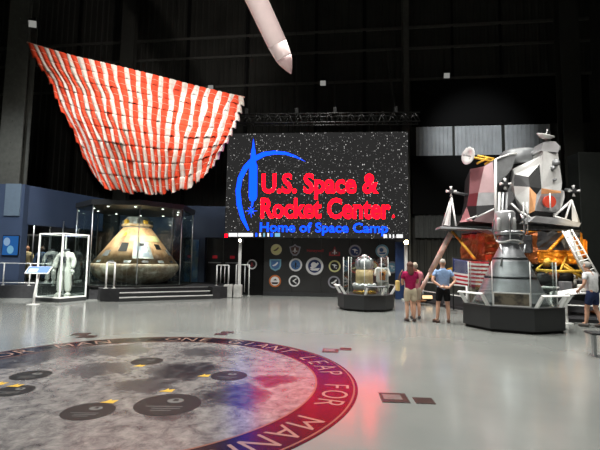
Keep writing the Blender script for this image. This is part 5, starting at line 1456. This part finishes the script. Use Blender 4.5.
# ------------------------------------------------------------------ light
w = bpy.data.worlds.new('hall_air'); scene.world = w; w.use_nodes = True
w.node_tree.nodes['Background'].inputs['Color'].default_value = (0.8, 0.9, 1, 1); w.node_tree.nodes['Background'].inputs['Strength'].default_value = 0.02


def area(name, p, target, size, power, col=(1, 0.97, 0.92), sy=None, spread=PI):
    l = bpy.data.lights.new(name, 'AREA'); l.energy = power; l.color = col; l.size = size; l.spread = spread
    if sy: l.shape = 'RECTANGLE'; l.size_y = sy
    o = bpy.data.objects.new(name, l); COL.objects.link(o); o.location = p
    o.rotation_euler = (Vector(target) - Vector(p)).to_track_quat('-Z', 'Y').to_euler()
    return o


def spot(name, p, target, power, ang, col=(1, 0.95, 0.86), r=0.15, blend=0.4):
    l = bpy.data.lights.new(name, 'SPOT'); l.energy = power; l.color = col; l.spot_size = math.radians(ang); l.spot_blend = blend; l.shadow_soft_size = r
    o = bpy.data.objects.new(name, l); COL.objects.link(o); o.location = p
    o.rotation_euler = (Vector(target) - Vector(p)).to_track_quat('-Z', 'Y').to_euler()
    return o


for x, y, pw in ((-8, 2, 380), (0, 2, 300), (8, 2, 300), (-9, 9, 1200), (-1, 9, 1300), (7, 9, 1200), (2, 14.5, 2100), (-7, 13.5, 1700), (12, 13, 900)):
    area('hall_lamp', (x, y, 15.5), (x, y, 0), 1.6, pw * .46, (1.0, 0.99, 0.94), spread=math.radians(110))
spot('lander_spot', (2.5, 5.5, 12.5), (8.6, 15.2, 4.2), 3500, 34, (1, .97, .92))
spot('lander_spot', (11, 6, 12.5), (8.6, 15.2, 3.4), 3000, 34, (1, .95, .88))
spot('sail_spot', (-6.5, 6.5, 9.5), (-7.2, 17.8, 8.2), 850, 60, (1, .97, .92), blend=.7)
spot('red_fill', (5.7, 14.75, .5), (6.6, 15.2, 2.6), 130, 44, (1, 0.04, 0.06), blend=.8)  # added red light for the glow on the left foil
for dx, dy, pw in ((-1.2, -1.75, 340), (1.5, -1.5, 340), (.3, -1.95, 270), (0, 1.5, 150)):
    spot('case_light', (KX + dx, KY + dy, KZ + 3.36), (KX + dx * .35, KY + dy * .45, KZ + 1.0), pw, 100, (1, .92, .80), r=.05, blend=.8)
spot('case_light', (KX - .5, KY - 2.05, KZ + 3.3), (KX, KY, KZ + 2.85), 130, 50, (1, .93, .82), r=.05, blend=.7)  # added fill aimed at the tunnel top, which the downlights leave dark
spot('suit_fill', (-6.0, 8.0, 11), (-9.4, 16.5, 1.3), 19000, 17, (1, .98, .93), blend=.6)  # added fill to make the cased suit white
spot('exhibit_fill', (-9.5, 8, 13), (-12.6, 19.5, 2.6), 4300, 46, (.86, .93, 1), blend=.8)  # added fill to lift the dark blue walls
spot('stage_spot', (-3.0, 13.5, 12), (-5.2, 22.4, 2.6), 1500, 40, (.9, .95, 1), blend=.8)
spot('siding_fill', (8.2, 14.5, 11.5), (10.6, 24.9, 9.1), 1800, 38, (.95, .98, 1), blend=.9)  # added light that brightens the pale siding panels
for x_, y_ in ((-13.1, 19.9), (-12.5, 20.0)):
    spot('recess_fill', (x_, y_, 4.8), (x_, y_ + .3, 1.2), 420, 80, (1, .96, .9), r=.06, blend=.8)  # added fill under the fascia, which shuts out the hall light
spot('foil_fill', (11.5, 8.5, 4.2), (9.8, 14.6, 2.4), 1300, 26, (1, .84, .56), blend=.7)  # added amber fill to brighten the gold foil
spot('missile_fill', (2.5, 4.5, 6.0), (-1.0, 11.8, 9.8), 2700, 34, (1, .92, .9), blend=.7)  # added from below, since overhead light alone leaves the missile grey
scene.view_settings.view_transform = 'Standard'; scene.view_settings.look = 'None'; scene.view_settings.gamma = 1.0
scene.view_settings.use_curve_mapping = False; scene.view_settings.exposure = 0.0
